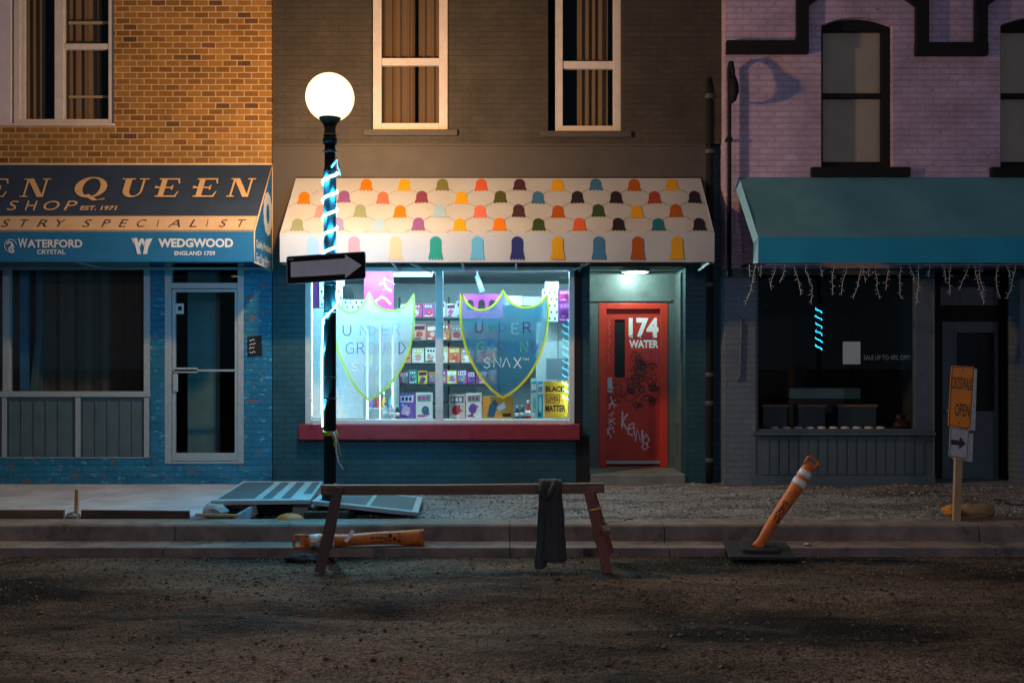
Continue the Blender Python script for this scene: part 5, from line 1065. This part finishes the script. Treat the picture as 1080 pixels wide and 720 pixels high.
decal('blue frosted shield decal with yellow outline on the right pane', 530.5, 487, 577, 310, 306, 322, 419, fr2, lc, vinyl('yellow_vinyl', 'F8E84A'),
      [('U', 502, 509, 340, 350.5, 3, .9), ('N', 515, 523, 340, 350, 4, .9), ('D', 527, 534, 340, 350, 7, .6), ('E', 540, 547, 341, 352, 0, 1.1), ('R', 552, 560, 340, 351, 3, 1.0),
       ('G', 503, 510, 360, 370.5, 4, .7), ('R', 514, 521, 360, 370.5, 5, .7), ('O', 525, 533, 360, 370.5, 7, .6), ('U', 537, 545, 360, 371.5, 5, 1.1), ('N', 549, 556, 360, 371, 4, 1.0), ('D', 561, 568, 360, 371, 7, .9),
       ('S', 510, 517, 377, 388, 0, 1.2), ('N', 521, 528, 377, 387, 0, 1.1), ('A', 530, 538, 377, 387, 0, 1.1), ('X', 542, 549.5, 377, 388, 0, 1.2)])

# ------------------------------------------------------------------ right shop window display
yd = .45
G = 'dark jewellery display stands in the right window'
for i, (a, b, c) in enumerate(((805, 830, 'wide'), (842, 870, 'widest'), (884, 924, 'broad'))):
    t = thing('display_stand', (X((a+b)/2, yd), yd, gz0), ['low dark display stand at the left end of the right shop window', 'low dark display stand in the middle of the right shop window', 'low dark display stand at the right end of the right shop window'][i], 'display stand', G)
    mb = MB(); mb.box(X(a, yd), X(b, yd), yd, yd+.25, gz0-.02, Z(429, yd)); mb.build('body', pc('283C42'), t)
    mb = MB(); mb.box(X(a-1, yd), X(b+1, yd), yd-.02, yd+.27, Z(429, yd)+.001, Z(426.5, yd)); mb.build('top', pc('86643E'), t)
for i in range(10):
    u_ = 817+i*12.4; o = MB().lathe([(.055, 0), (.06, .012), (.05, .03), (.001, .036)], (X(u_, .22), .22, gz0-.018), 16).build('ring_tray', pc('F0E2DA'), None, base=(X(u_, .22), .22, gz0-.018))
    tag(o, f'{ORD[i]} pale round ring tray from the left along the right shop window', 'ring tray', 'round ring trays along the right window')
t = thing('reflection_slab', (X(875, 1.5), 1.5, 0), 'pale green reflection built as a counter deep inside the dark right shop', 'slab')  # pale green block added in place of a reflection in the glass
mb = MB(); mb.box(X(832, 1.5), X(908, 1.5), 1.5, 2.0, .0, Z(421, 1.5)); mb.build('base', pc('1C2426'), t); mb = MB(); mb.box(X(832, 1.5), X(908, 1.5), 1.495, 2.0, Z(421, 1.5)+.002, Z(409, 1.5)); mb.build('case', pc('7CA49C'), t, bevel=.02)

tag(MB().box(X(891, YP), X(909.5, YP), YP+.072, YP+.075, Z(384, YP), Z(360, YP)).build('paper_notice', pc('B8C8D0'), None, base=P(900, 384, YP+.07)), 'blank grey paper notice taped inside the dark right shop window', 'notice')
f = front(YP+.076); t = thing('window_lettering', tuple(f(936, 379)), 'thin white sale lettering on the dark right shop window', 'lettering')
mb = MB(); mb.text(f, 'SALE UP TO 40% OFF!!', 911, 960, 374.5, 379.3, 0, .002, bold=-.006); mb.build('letters', pc('9AA4A8'), t)
t = thing('cloth_bundle', (X(952, .3), .3, gz0), 'tan folded cloth at the right corner of the dark shop window', 'cloth')
mb = MB(); mb.blob((X(951, .3), .3, gz0+.03), (.13, .08, .06), jit=.35, sc=3); mb.build('fold', pc('4A3024'), t); mb = MB(); mb.blob((X(950, .33), .34, gz0+.12), (.07, .05, .07), jit=.4, sc=3); mb.build('crumple', pc('42261E'), t)

# icicle light string under the teal awning, unlit
t = thing('icicle_lights', (6, -1.1, zb2), 'unlit icicle light string hanging from the front of the teal awning', 'light string')
yi = -1.13; wire = pmat('white_wire', (.72, .68, .68), .5); bulb = pmat('clear_bulb', (.62, .55, .52), .2)
mb = MB(); mb.tube([(ax0+.1+i*.25, yi, zb2-.012-.012*math.sin(i*1.3)**2) for i in range(33)], .004, 5); mb.build('cable', wire, t)
r = random.Random(14); x = ax0+.10
ulist = [790, 797, 804, 817, 828, 838, 851, 866, 880, 893, 909, 912, 917, 923, 937, 948, 959, 969, 981, 994, 1003, 1022, 1028, 1034, 1053, 1061, 1072, 1079, 1095, 1110, 1128, 1146, 1165]
for u_ in ulist:
    x = X(u_, yi); ln = r.choice((.16, .22, .32, .38, .42, .5)); n = int(ln/.022); pts = []; px = 0; d = r.uniform(-.25, .25)
    for k in range(n+1):
        px += d*.010+r.uniform(-.005, .005); d = max(-.9, min(.9, d*.9+r.uniform(-.5, .5))); pts.append(Vector((x+px, yi+r.uniform(-.008, .008), zb2-.012-k*.022)))
    mb = MB(); mb.tube(pts, .0027, 5)
    for k in range(2, n, 2):
        s_ = r.choice((-1, 1)); e = pts[k]+Vector((s_*r.uniform(.02, .04), -.01, r.uniform(-.02, .012))); mb.tube([pts[k], (pts[k]+e)/2+Vector((0, 0, .006)), e], [.002, .002, .004], 5)
    mb.build('strand', wire, t)

# ================================================================== STREET FURNITURE
# one way sign strapped to the lamp pole
ys = -2.62
t = thing('arrow_sign', (LXp, ys, Z(283, ys)), 'black sign with a wide grey arrow pointing right strapped to the lamp pole', 'sign')
def rr(c4, rad=3.0):
    out = []
    for i in range(4):
        p = Vector(c4[i]); a = (Vector(c4[i-1])-p).normalized(); b = (Vector(c4[(i+1) % 4])-p).normalized()
        for k in range(5):
            s_ = k/4; out.append(p + a*rad*(1-s_)**2 + b*rad*s_**2)
    return [(q.x, q.y) for q in out]
sgn = pmat('grey_sign_sheet', (.30, .32, .34), .4, .2, var=.1); sgb = pmat('black_sign_paint', (.012, .013, .016), .6, var=.2, spec=.1)
yw = math.tan(.0)
f = front(ys); mb = MB(); mb.prism([f(u, v) for u, v in rr([(302, 270.5), (385.5, 265), (386, 294), (302.5, 300)])], (0, .006, 0)); mb.build('panel', sgn, t)
mb = MB(); mb.flat(f, rr([(302.9, 271.4), (384.7, 265.9), (385.2, 293.3), (303.2, 299.2)], 2.6), 0, .0015); mb.build('face', sgb, t)
mb = MB(); mb.flat(f, [(306.5, 276.5), (364, 272.6), (363.8, 268.4), (381.5, 279.8), (364.2, 293.3), (364.1, 289.2), (306.8, 292.5)], 0, .003)
mb.flat(f, [(304.5, 273.2), (309.5, 272.8), (309.5, 273.5), (304.5, 273.9)], 0, .003); mb.build('arrow', pmat('grey_arrow_sheeting', (.80, .83, .88), .5, 0, var=.1), t)
mb = MB(); mb.box(LXp-.09, LXp+.09, ys+.007, ys+.04, Z(274, ys), Z(271, ys)); mb.box(LXp-.09, LXp+.09, ys+.007, ys+.04, Z(292, ys), Z(289, ys)); mb.lathe([(.012, -.004), (.012, .004)], (X(346, ys), ys-.006, Z(266.7, ys)), 8); mb.build('bracket', black_metal, t)
t = thing('caution_tape', (LXp, LYp, Z(465, -2.6)), 'yellow caution tape knotted round the lamp pole below the red sill', 'tape')
tape = pmat('yellow_caution_tape', (.55, .36, .03), .5, var=.25, vscale=20); r = random.Random(6); mb = MB()
for k in range(4):
    zt_ = Z(455+k*1.6, -2.6); mb.tube([(LXp+.070*math.cos(a), LYp+.070*math.sin(a), zt_+.01*math.sin(a+k)) for a in [2*PI*i/16 for i in range(17)]], .008, 5)
mb.build('wrap', tape, t); mb = MB()
for pts in ([(.05, 0), (.085, -.03), (.10, -.02), (.09, .02)], [(.05, 0), (.10, -.10), (.115, -.2), (.13, -.23)], [(.03, 0), (.06, -.07), (.05, -.12), (.09, -.15)]): mb.tube([(LXp+a, LYp-.06, Z(458, -2.6)+b) for a, b in pts], .006, 5)
mb.build('loose_end', tape, t)

# sawhorse barricade
yb_ = -4.12
t = thing('sawhorse', (X(488, yb_), yb_, -.2), 'long weathered timber sawhorse barricade standing in the gutter', 'sawhorse')
xl, xr = X(339, yb_), X(637, yb_); zt_ = Z(511, yb_)
mb = MB(); n = 16
ring = []
for i in range(n+1):
    q = i/n; x = xl+(xr-xl)*q; dz = -.006*math.sin(q*PI)+.018*q; e = .004*mnoise.noise(Vector((x*5, 1, 1)))
    ring.append([mb.bm.verts.new((x, yb_+a+e, zt_+dz+b)) for a, b in ((-.045, -.088), (.045, -.088), (.045, 0), (-.045, 0))])
for a, b in zip(ring, ring[1:]):
    for k in range(4): mb.bm.faces.new((a[k], a[(k+1) % 4], b[(k+1) % 4], b[k]))
mb.bm.faces.new(ring[0][::-1]); mb.bm.faces.new(ring[-1]); mb.build('beam', wood, t, bevel=.006)
def leg(top, bot, m, w=.09, th=.04): mb = MB(); mb.bar(top, bot, w, th, up=(0, 1, 0)); return mb.build('leg', m, t, bevel=.005)
dark_wood = pmat('dark_wet_timber', (.085, .055, .04), .75, var=.35, vscale=5, bump=.4, bscale=25)
ft = lambda u, v, zz: (lambda d: Vector(((u-540)/FPX*d, d+CAMY, zz)))(FPX*(CAMZ-zz)/(v-HV))
leg(Vector((X(357, yb_-.06), yb_-.068, zt_-.012)), ft(337, 604, -.255), dark_wood); leg(Vector((X(357, yb_+.06), yb_+.068, zt_-.012)), ft(345, 577, -.165), dark_wood)
leg(Vector((X(621, yb_-.06), yb_-.068, zt_-.05)), ft(641, 604, -.255), wood_red); leg(Vector((X(622, yb_+.06), yb_+.068, zt_-.05)), ft(643, 583, -.165), wood_red)
mb = MB(); a = Vector((X(637, yb_), yb_-.19, Z(560, yb_-.19))); mb.bar(a+Vector((0, -.05, 0)), a+Vector((0.01, .36, 0)), .075, .03); mb.build('leg_tie', wood_red, t)
t = thing('caution_tape', (X(640, yb_), yb_, Z(550, yb_)), 'yellow caution tape tied round the right leg of the sawhorse', 'tape')
mb = MB(); c = Vector((X(628.5, yb_-.1), yb_-.10, Z(536, yb_-.1)))
mb.tube([c+Vector((.06*math.cos(a_), .05*math.sin(a_), .015*math.cos(a_))) for a_ in [2*PI*i/14 for i in range(15)]], .009, 5); mb.build('wrap', tape, t)
mb = MB(); mb.tube([P(635, 549, yb_), P(640, 551, yb_), P(646, 549.5, yb_), P(652, 550.5, yb_), P(658, 548.5, yb_)], [.006, .012, .009, .012, .006], 6, flat=[(1, .5)]*5)
mb.tube([P(658, 548.5, yb_), P(663, 547, yb_), P(668, 548, yb_)], .005, 5, 1); mb.build('loose_end', [tape, rubber], t)

# dark jacket hung over the beam
t = thing('draped_jacket', (X(581, yb_), yb_, zt_), 'dark jacket hung over the sawhorse beam with one sleeve reaching the ground', 'jacket')
cloth = pmat('dark_jacket_cloth', (.045, .047, .046), .9, var=.3, vscale=8, bump=.3, bscale=60)
def drape(name, uL, uR, v0, vend, ph, seed, over=True, bulge=.03):
    """cloth sheet hung over the beam: pinched on top, widening and folding downwards"""
    mb = MB(); NX, NY = 40, 40; g = []
    for i in range(NX+1):
        s_ = i/NX; col = []
        for j in range(NY+1):
            q = j/NY; e = 1-(1-q)**2
            uu = (uL[0]+(uR[0]-uL[0])*s_)*(1-q)+(uL[1]+(uR[1]-uL[1])*s_)*q
            if over and q < .16: a = q/.16; yy = yb_+.06-.125*a; zz = Z(506.3, yb_)+.016*math.sin(a*PI)
            else: p = (q-.16)/.84 if over else q; yy = yb_-.066-.05*p; zz = Z(v0, yb_)*(1-p)+Z(vend(s_), yb_-.12)*p
            w = math.sin(PI*min(1, max(0, s_)))**.6
            fold = w*(bulge*(.4+q) + .010*math.sin(s_*9+ph+q*1.5+1.2*math.sin(q*4))+.032*mnoise.noise(Vector((s_*2.2, q*2.5, seed))))
            col.append(mb.bm.verts.new((X(uu, yy)+.012*mnoise.noise(Vector((q*4, seed, s_))), yy-fold*(1 if (q >= .16 or not over) else q/.16), zz+(.014*mnoise.noise(Vector((s_*5, seed, 2))) if q < .3 else 0))))
        g.append(col)
    for a, b in zip(g, g[1:]):
        for j in range(NY): mb.bm.faces.new((a[j], a[j+1], b[j+1], b[j])).smooth = True
    o = mb.build(name, cloth, t); m = o.modifiers.new('thick', 'SOLIDIFY'); m.thickness = .012; m = o.modifiers.new('sub', 'SUBSURF'); m.levels = 1; m.render_levels = 1
drape('body', (568.5, 567.5), (591.5, 597.5), 508, lambda s: 584+9*math.sin(s*2.6+.2)-2*s, .6, 3, bulge=.05)
drape('sleeve', (569.0, 563.5), (579.5, 577.0), 512, lambda s: 599-2.5*s, 2.0, 8, over=False, bulge=.06)
drape('sleeve', (584.0, 584.5), (592.5, 598.5), 512, lambda s: 590+2*math.sin(s*3), 1.0, 5, over=False, bulge=.055)
mb = MB(); mb.tube([P(570, 508, yb_-.08), P(571, 518, yb_-.12), P(575, 526, yb_-.13), P(580, 520, yb_-.14), P(584, 510, yb_-.10)], [.02, .026, .022, .024, .018], 8); mb.build('collar', cloth, t)
mb = MB(); n = 12; rows = []
for j in range(9):
    q = j/8; rows.append([mb.bm.verts.new((X(571, yb_)+(X(592, yb_)-X(571, yb_))*i/n, yb_+.06+.03*q+.012*math.sin(i*1.1), Z(506, yb_)-.40*q)) for i in range(n+1)])
for a, b in zip(rows, rows[1:]):
    for i in range(n): mb.bm.faces.new((a[i], a[i+1], b[i+1], b[i])).smooth = True
o = mb.build('back_panel', cloth, t); o.modifiers.new('thick', 'SOLIDIFY').thickness = .01

# orange delineator posts
def post_axis(t, A, B, up, prof, bands, seed, handle=True, mark=(.30, .52)):
    """tapered plastic post from A to B, cross-section flattened near the foot"""
    A, B = Vector(A), Vector(B); d = B-A; L = d.length; d.normalize(); side_ = d.cross(Vector(up)).normalized(); n_ = side_.cross(d).normalized()
    def ringp(q, k=1.0):
        for (q0, r0, f0), (q1, r1, f1) in zip(prof, prof[1:]):
            if q0 <= q <= q1: s_ = (q-q0)/(q1-q0); return (r0+(r1-r0)*s_)*k, f0+(f1-f0)*s_
        return prof[-1][1]*k, prof[-1][2]
    def loft(mb, qs, k=1.0, m=0, wob=True, seg=18):
        rg = []
        for q in qs:
            R, fl = ringp(q, k); c = A+d*L*q
            if wob: c = c+side_*.004*math.sin(q*9+seed)
            rg.append([mb.bm.verts.new(c+side_*R*math.cos(2*PI*i/seg)/fl**.5+n_*R*math.sin(2*PI*i/seg)*fl) for i in range(seg)])
        for a, b in zip(rg, rg[1:]):
            for i in range(seg): f_ = mb.bm.faces.new((a[i], a[(i+1) % seg], b[(i+1) % seg], b[i])); f_.smooth = True; f_.material_index = m
        mb.bm.faces.new(rg[0][::-1]); mb.bm.faces.new(rg[-1])
    mb = MB(); loft(mb, [i/24*prof[-1][0] for i in range(25)]); mb.build('post', orange_pl, t)
    for b0, b1 in bands: mb = MB(); loft(mb, [b0, (b0+b1)/2, b1], 1.045); mb.build('reflective_band', refl_white, t)
    if handle:
        mb = MB(); e = prof[-1][0]; c = A+d*L*e; w = .056
        mb.tube([c-side_*w*.9-d*.02, c-side_*w*1.05+d*L*(1-e)*.85, c-side_*w*.8+d*L*(1-e), c+side_*w*.8+d*L*(1-e), c+side_*w*1.05+d*L*(1-e)*.85, c+side_*w*.9-d*.02], .013, 8)
        mb.bar(c+d*.0, c+d*L*(1-e)*.45, w*1.8, .022, up=n_); mb.build('handle', orange_pl, t)
    mb = MB(); R, fl = ringp(sum(mark)/2, 1.01); k = 7       # worn dark stencil
    for j in range(k):
        q0 = mark[0]+(mark[1]-mark[0])*j/k; q1 = q0+(mark[1]-mark[0])/k*.82
        rs_ = random.Random(seed*31+j)
        for (a0, a1) in ((rs_.uniform(-.5, -.3), rs_.uniform(-.1, .1)), (rs_.uniform(-.05, .2), rs_.uniform(.25, .5))):
            pts = []
            for q, a_ in ((q0, a0), (q1, a0), (q1, a1), (q0, a1)):
                Rr, ff = ringp(q, 1.03); ang = PI/2+a_*1.6; pts.append(A+d*L*q+side_*.004*math.sin(q*9+seed)+side_*Rr*math.cos(ang)/ff**.5+n_*Rr*math.sin(ang)*ff)
            mb.face(pts)
    mb.build('stencil_mark', rubber, t)
prof = [(0, .058, .75), (.05, .045, .80), (.10, .040, .85), (.16, .050, 1), (.45, .058, 1), (.72, .066, 1), (.90, .056, 1), (.92, .052, 1)]
ypb = -3.72; bs = Vector((X(798, ypb), ypb, -.155))
t = thing('delineator_post', tuple(bs), 'dirty orange plastic post leaning right on a black rubber base by the gutter', 'delineator')
top_ = P(858.5, 484, ypb+.10); post_axis(t, bs+Vector((-.0, 0, .0)), top_, (0, -1, 0), prof, [(.70, .765), (.80, .865)], 2)
mb = MB(); cb_ = bs+Vector((.02, 0, -.035)); ct = .96; A_ = Vector((.27, -.20, -.035)); B_ = Vector((.24, .19, .035))
for k, (s_, hh) in enumerate(((1.0, 0.0), (.55, .03))):
    o4 = [cb_+Vector((0, 0, hh))+A_*a*s_+B_*b*s_ for a, b in ((-1.15, .1), (0.15, 1.1), (1.1, 0.0), (-.15, -1.15))]
    mb.prism(o4, (0, 0, .03))
mb.build('base', rubber, t, bevel=.006)
yf_ = -3.52; t = thing('delineator_post', (X(380, yf_), yf_, -.16), 'orange plastic post lying in the gutter behind the left sawhorse legs', 'delineator')
prof2 = [(0, .070, .75), (.02, .068, .75), (.25, .060, .9), (.6, .056, 1), (.80, .066, 1), (.90, .060, 1), (.915, .05, 1)]
post_axis(t, (X(447, yf_), yf_+.02, -.085), (X(310, yf_-.12), yf_-.12, -.105), (0, -1, .25), prof2, [(.69, .73), (.795, .875)], 5, mark=(.18, .42))
mb = MB(); r = random.Random(2)
for k in range(9):
    c = Vector((X(r.uniform(318, 336), yf_-.2), yf_-.17+r.uniform(-.04, .03), r.uniform(-.24, -.06))); d_ = Vector((r.uniform(-.06, .06), r.uniform(-.02, .02), r.uniform(-.05, .05)))
    mb.tube([c, c+d_*.5+Vector((0, -.01, .01)), c+d_], [.004, .010, .004], 5, k % 2)
mb.build('tape_scrap', [tape, rubber], t)
# black lump added as the shadow under the banded end
t2 = tag(MB().blob((X(320, yf_-.28), yf_-.28, -.235), (.16, .09, .045), sub=3, jit=.5, sc=2).build('shadow_lump', rubber, None, base=(X(320, yf_-.28), yf_-.28, -.25)), 'black lump added as the shadow under the banded end of the fallen orange post', 'shadow lump')
t2.data.polygons.foreach_set('use_smooth', [True]*len(t2.data.polygons))
o = MB(); o.bar(P(364.5, 571, yf_-.16), P(372.5, 559, yf_-.12), .035, .02, up=(0, 1, 0)); tag(o.build('plastic_sleeve', refl_white, None, base=P(368, 571, yf_-.15)), 'short white plastic sleeve propped on the fallen orange post', 'plastic sleeve')

# crosswalk sign on a timber post
yc = -3.05
t = thing('crosswalk_sign', (X(1009, yc), yc, -.05), 'orange and white temporary crosswalk sign on a timber post', 'sign')
mb = MB(); mb.bar(P(1008.5, 553, yc), P(1013.5, 392, yc), .075, .04, up=(0, 1, 0)); mb.build('post', wood_pale, t, bevel=.004)
ysn = yc-.03; nrm = Vector((-.10, -1, 0)).normalized(); f = onplane((X(1012, ysn), ysn, 1), nrm)
orange_s = pmat('orange_sign_sheeting', (.88, .26, .006), .45, var=.10, vscale=7); white_s = pmat('white_sign_sheeting', (.50, .48, .52), .45, var=.12, vscale=7); ink_s = pmat('sign_black', (.02, .016, .015), .5)
mb = MB(); mb.prism([f(u, v) for u, v in rr([(1003.5, 385.2), (1028, 386.6), (1023.5, 453), (999.8, 449)], 2.5)], -nrm*.008); mb.build('panel', orange_s, t)
mb = MB(); L = rr([(1004.4, 386.4), (1026.9, 387.7), (1022.6, 451.6), (1001, 448)], 2.2); mb.ribbon(f, L+[L[0]], .7, 0, .003)
sh_ = lambda u, v, l=0: f(u-(v-386)*.062, v+(u-1003)*.10, l)
mb.text(sh_, 'CROSSWALK', 1005, 1026.6, 396.5, 409.5, 0, .003, bold=.004); mb.text(sh_, 'OPEN', 1010, 1025.2, 424, 437.5, 0, .003, bold=.006)
for (u, v) in ((1015.5, 390), (1011.5, 446)): mb.flat(f, [(u-.7, v-.7), (u+.7, v-.7), (u+.7, v+.7), (u-.7, v+.7)], 0, .003)
mb.build('lettering', ink_s, t)
mb = MB(); mb.prism([f(u, v) for u, v in rr([(1002.3, 449.8), (1022.5, 452), (1020.5, 484.4), (1000.6, 481.5)], 2.2)], -nrm*.008); mb.build('arrow_panel', white_s, t)
mb = MB(); L = rr([(1003.2, 450.9), (1021.6, 453), (1019.7, 483.2), (1001.5, 480.6)], 2.0); mb.ribbon(f, L+[L[0]], .6, 0, .003)
mb.flat(f, [(1003.2, 463.2), (1012, 464.2), (1012.2, 460), (1018.6, 467.6), (1011.4, 473.4), (1011.6, 469.4), (1003, 468.4)], 0, .003); mb.build('arrow', ink_s, t)
mb = MB(); f3 = onplane((X(1020, yc+.03), yc+.03, 1), (-.25, -1, 0)); mb.prism([f3(u, v) for u, v in [(1007, 388), (1030.5, 389), (1028.5, 454), (1005, 451)]], (0, .008, 0)); mb.prism([f3(u, v) for u, v in [(1006, 456), (1026.5, 457), (1025.5, 487), (1005, 484)]], (0, .008, 0)); mb.build('rear_panel', alu, t)
bag_o = pmat('orange_sandbag_cloth', (.62, .22, .02), .85, var=.2, vscale=8, bump=.3, bscale=60); bag_t = pmat('tan_sandbag_cloth', (.24, .15, .075), .85, var=.3, vscale=7, bump=.4, bscale=60)
def bag(u, v, y, rad, m, label, name='sandbag'):
    c = P(u, v, y); mb = MB(); mb.blob(c, rad, sub=3, jit=.25, sc=1.7); o = mb.build(name, m, None, base=c-Vector((0, 0, rad[2]))); o.data.polygons.foreach_set('use_smooth', [True]*len(o.data.polygons)); return tag(o, label, 'sandbag', None)
bag(1003.5, 538.5, -2.92, (.085, .10, .065), bag_o, 'small bright orange sandbag left of the crosswalk sign post')
bag(1030, 539.5, -2.85, (.19, .13, .085), bag_t, 'slumped tan sandbag right of the crosswalk sign post')
tag(MB().bar(P(1010, 547.5, -3.02), P(1082, 549.5, -2.95), .05, .07).build('timber_rail', wood, None, base=P(1040, 550, -3)), 'flat timber rail lying along the kerb under the tan sandbag', 'timber')

# hatch panels over the hole by the lamp
pg = pmat('pale_grey_hatch_paint', (.38, .42, .44), .6, var=.18, vscale=6, bump=.15); pd = pmat('dark_hatch_mesh', (.075, .095, .105), .7, var=.2, vscale=10, bump=.3, bscale=90)
def hatch(label, corners, stripes, name='hatch_panel'):
    bl_, br2, fr_, fl_ = [Vector(c) for c in corners]; n_ = (br2-bl_).cross(fl_-bl_).normalized()
    if n_.z < 0: n_ = -n_
    pt = lambda a, b, h=0: (bl_*(1-a)+br2*a)*(1-b)+(fl_*(1-a)+fr_*a)*b+n_*h
    t = thing(name, tuple((fl_+fr_)/2), label, 'hatch panel', 'hatch panels over the hole')
    mb = MB(); mb.prism([pt(0, 0, -.045), pt(1, 0, -.045), pt(1, 1, -.045), pt(0, 1, -.045)], n_*.045); mb.build('frame', pg, t, bevel=.004)
    for a, b, c, d in stripes: mb = MB(); mb.face([pt(a, c, .003), pt(b, c, .003), pt(b, d, .003), pt(a, d, .003)]); mb.build('infill', pd, t)
zh = .15; fl_ = Vector((X(222, -2.68), -2.68, zh)); fr_ = Vector((X(327, -2.68), -2.68, zh+.01)); k_ = 10.42/12.2
blp = Vector((X(256, -.88), -.88, .14)); brp = Vector((X(341, -.88), -.88, .14))
hatch('wide pale hatch panel with dark stripes propped over the hole left of the lamp', [blp, brp, fr_, fl_], [(.05, .42, .07, .93), (.50, .60, .08, .93), (.69, .79, .08, .93), (.88, .97, .08, .72)])
hatch('narrow pale hatch panel sloping down to the gravel right of the lamp', [Vector((X(346, -1.5), -1.5, .14)), Vector((X(446, -1.5), -1.5, .03)), Vector((X(441, -2.72), -2.72, .035)), Vector((X(329, -2.68), -2.68, .15))], [(.06, .50, .08, .92), (.54, .94, .08, .92)])
def lumber(name, a, b, w, h, m, label, up=(0, 0, 1), cat='board'):
    a, b = Vector(a), Vector(b); mb = MB(); mb.bar(a, b, w, h, up=up); return tag(mb.build(name, m, None, base=(min(a.x, b.x)/2+max(a.x, b.x)/2, (a.y+b.y)/2, min(a.z, b.z)-h/2), bevel=.004), label, cat)
lumber('board', P(248, 549, -2.86), P(270, 536.5, -2.62), .035, .11, pmat('grey_painted_board', (.36, .40, .42), .7, var=.2, vscale=8), 'pale grey board sticking up from the hole below the striped hatch')
lumber('board', P(206, 542.5, -2.93), P(252, 543.5, -2.90), .03, .028, wood_pale, 'thin pale timber strip lying by the kerb in front of the striped hatch')
lumber('timber_sleeper', P(322, 542.5, -2.70), P(368, 542, -2.72), .12, .07, dark_wood, 'dark timber sleeper at the foot of the lamp', cat='timber')
lumber('timber_sleeper', P(326, 537, -2.45), P(352, 536.5, -2.45), .10, .06, wood, 'brown timber sleeper behind the dark one at the lamp foot', cat='timber')
lumber('form_board', P(-300, 544, -2.80), P(68, 544, -2.80), .035, .13, wood, 'long timber form board along the pavement edge at the far left', cat='board')
lumber('form_board', P(86, 544, -2.80), P(200, 545, -2.80), .035, .13, dark_wood, 'dark timber form board along the pavement edge right of the stake', cat='board')
tag(MB().bar(P(80.5, 548, -2.86), P(81.5, 516, -2.86), .035, .035, up=(0, 1, 0)).build('timber_stake', wood_pale, None, base=P(80.5, 548, -2.86)), 'upright timber stake at the edge of the concrete pavement', 'stake')
def chunk(name, u, v, y, rad, m, label, seed=0, cat='concrete block'):
    c = P(u, v, y); mb = MB(); mb.blob(c, rad, sub=2, jit=.55, sc=1.3+seed*.1); o = mb.build(name, m, None, base=c-Vector((0, 0, rad[2]))); o.data.polygons.foreach_set('use_smooth', [False]*len(o.data.polygons)); return tag(o, label, cat)
o = MB().box(X(308, -2.5), X(330, -2.5), -2.5, -2.3, -.10, Z(533, -2.5)).build('concrete_block', concrete, None, base=(X(319, -2.5), -2.4, -.1), bevel=.015); tag(o, 'square grey concrete block under the right end of the striped hatch', 'concrete block')
chunk('concrete_lump', 226, 539, -2.72, (.13, .10, .08), concrete, 'broken concrete lump under the left corner of the striped hatch', 2)
chunk('concrete_lump', 77, 543.5, -2.85, (.07, .05, .04), concrete, 'small pale concrete lump at the foot of the timber stake', 4)
chunk('stone_lump', 365, 541, -2.62, (.085, .08, .075), rubber, 'dark rounded lump just right of the lamp base', 5, 'stone')
c = P(305.5, 550, -2.88); mb = MB(); mb.lathe([(.15, 0), (.148, .02), (.135, .045), (.10, .07), (.05, .083), (.001, .086)], c, 28); tag(mb.build('orange_cap', pmat('dusty_orange_cap', (.66, .15, .015), .6, var=.25, vscale=9), None, base=c), 'dusty orange plastic cap half buried beside the kerb left of the lamp', 'cap')
for k, (u, v, y, a, lab) in enumerate(((808.5, 527.5, -1.6, .3, 'white paper scrap on the gravel above the leaning post'), (906, 526, -1.5, .1, 'white paper scrap on the gravel below the right shopfront'), (851, 574.5, -3.4, .0, 'small white crumpled scrap in the gutter right of the leaning post'))):
    c = ft(u, v, -.02 if k < 2 else -.158); mb = MB(); n = 5; g = [[mb.bm.verts.new(c+Vector(((i/n-.5)*(.13 if k < 2 else .06), (j/3-.5)*.06+.02*(i/n), .012+.014*mnoise.noise(Vector((i*.8, j*.9, k*5)))))) for j in range(4)] for i in range(n+1)]
    for p, q in zip(g, g[1:]):
        for j in range(3): mb.bm.faces.new((p[j], q[j], q[j+1], p[j+1])).smooth = True
    o = mb.build('paper_scrap', pc('C8B8B4'), None, base=c); o.modifiers.new('thick', 'SOLIDIFY').thickness = .002; tag(o, lab, 'litter')
mb = MB(); mb.tube([ft(1050, 527, -.015), ft(1058, 530, -.02)+Vector((0, 0, .015)), ft(1068, 533, -.02), ft(1085, 533, -.02), ft(1105, 530, -.02)], .018, 8)
tag(mb.build('rubber_hose', rubber, None, base=ft(1070, 533, -.03)), 'black hose lying on the gravel at the right edge', 'hose')
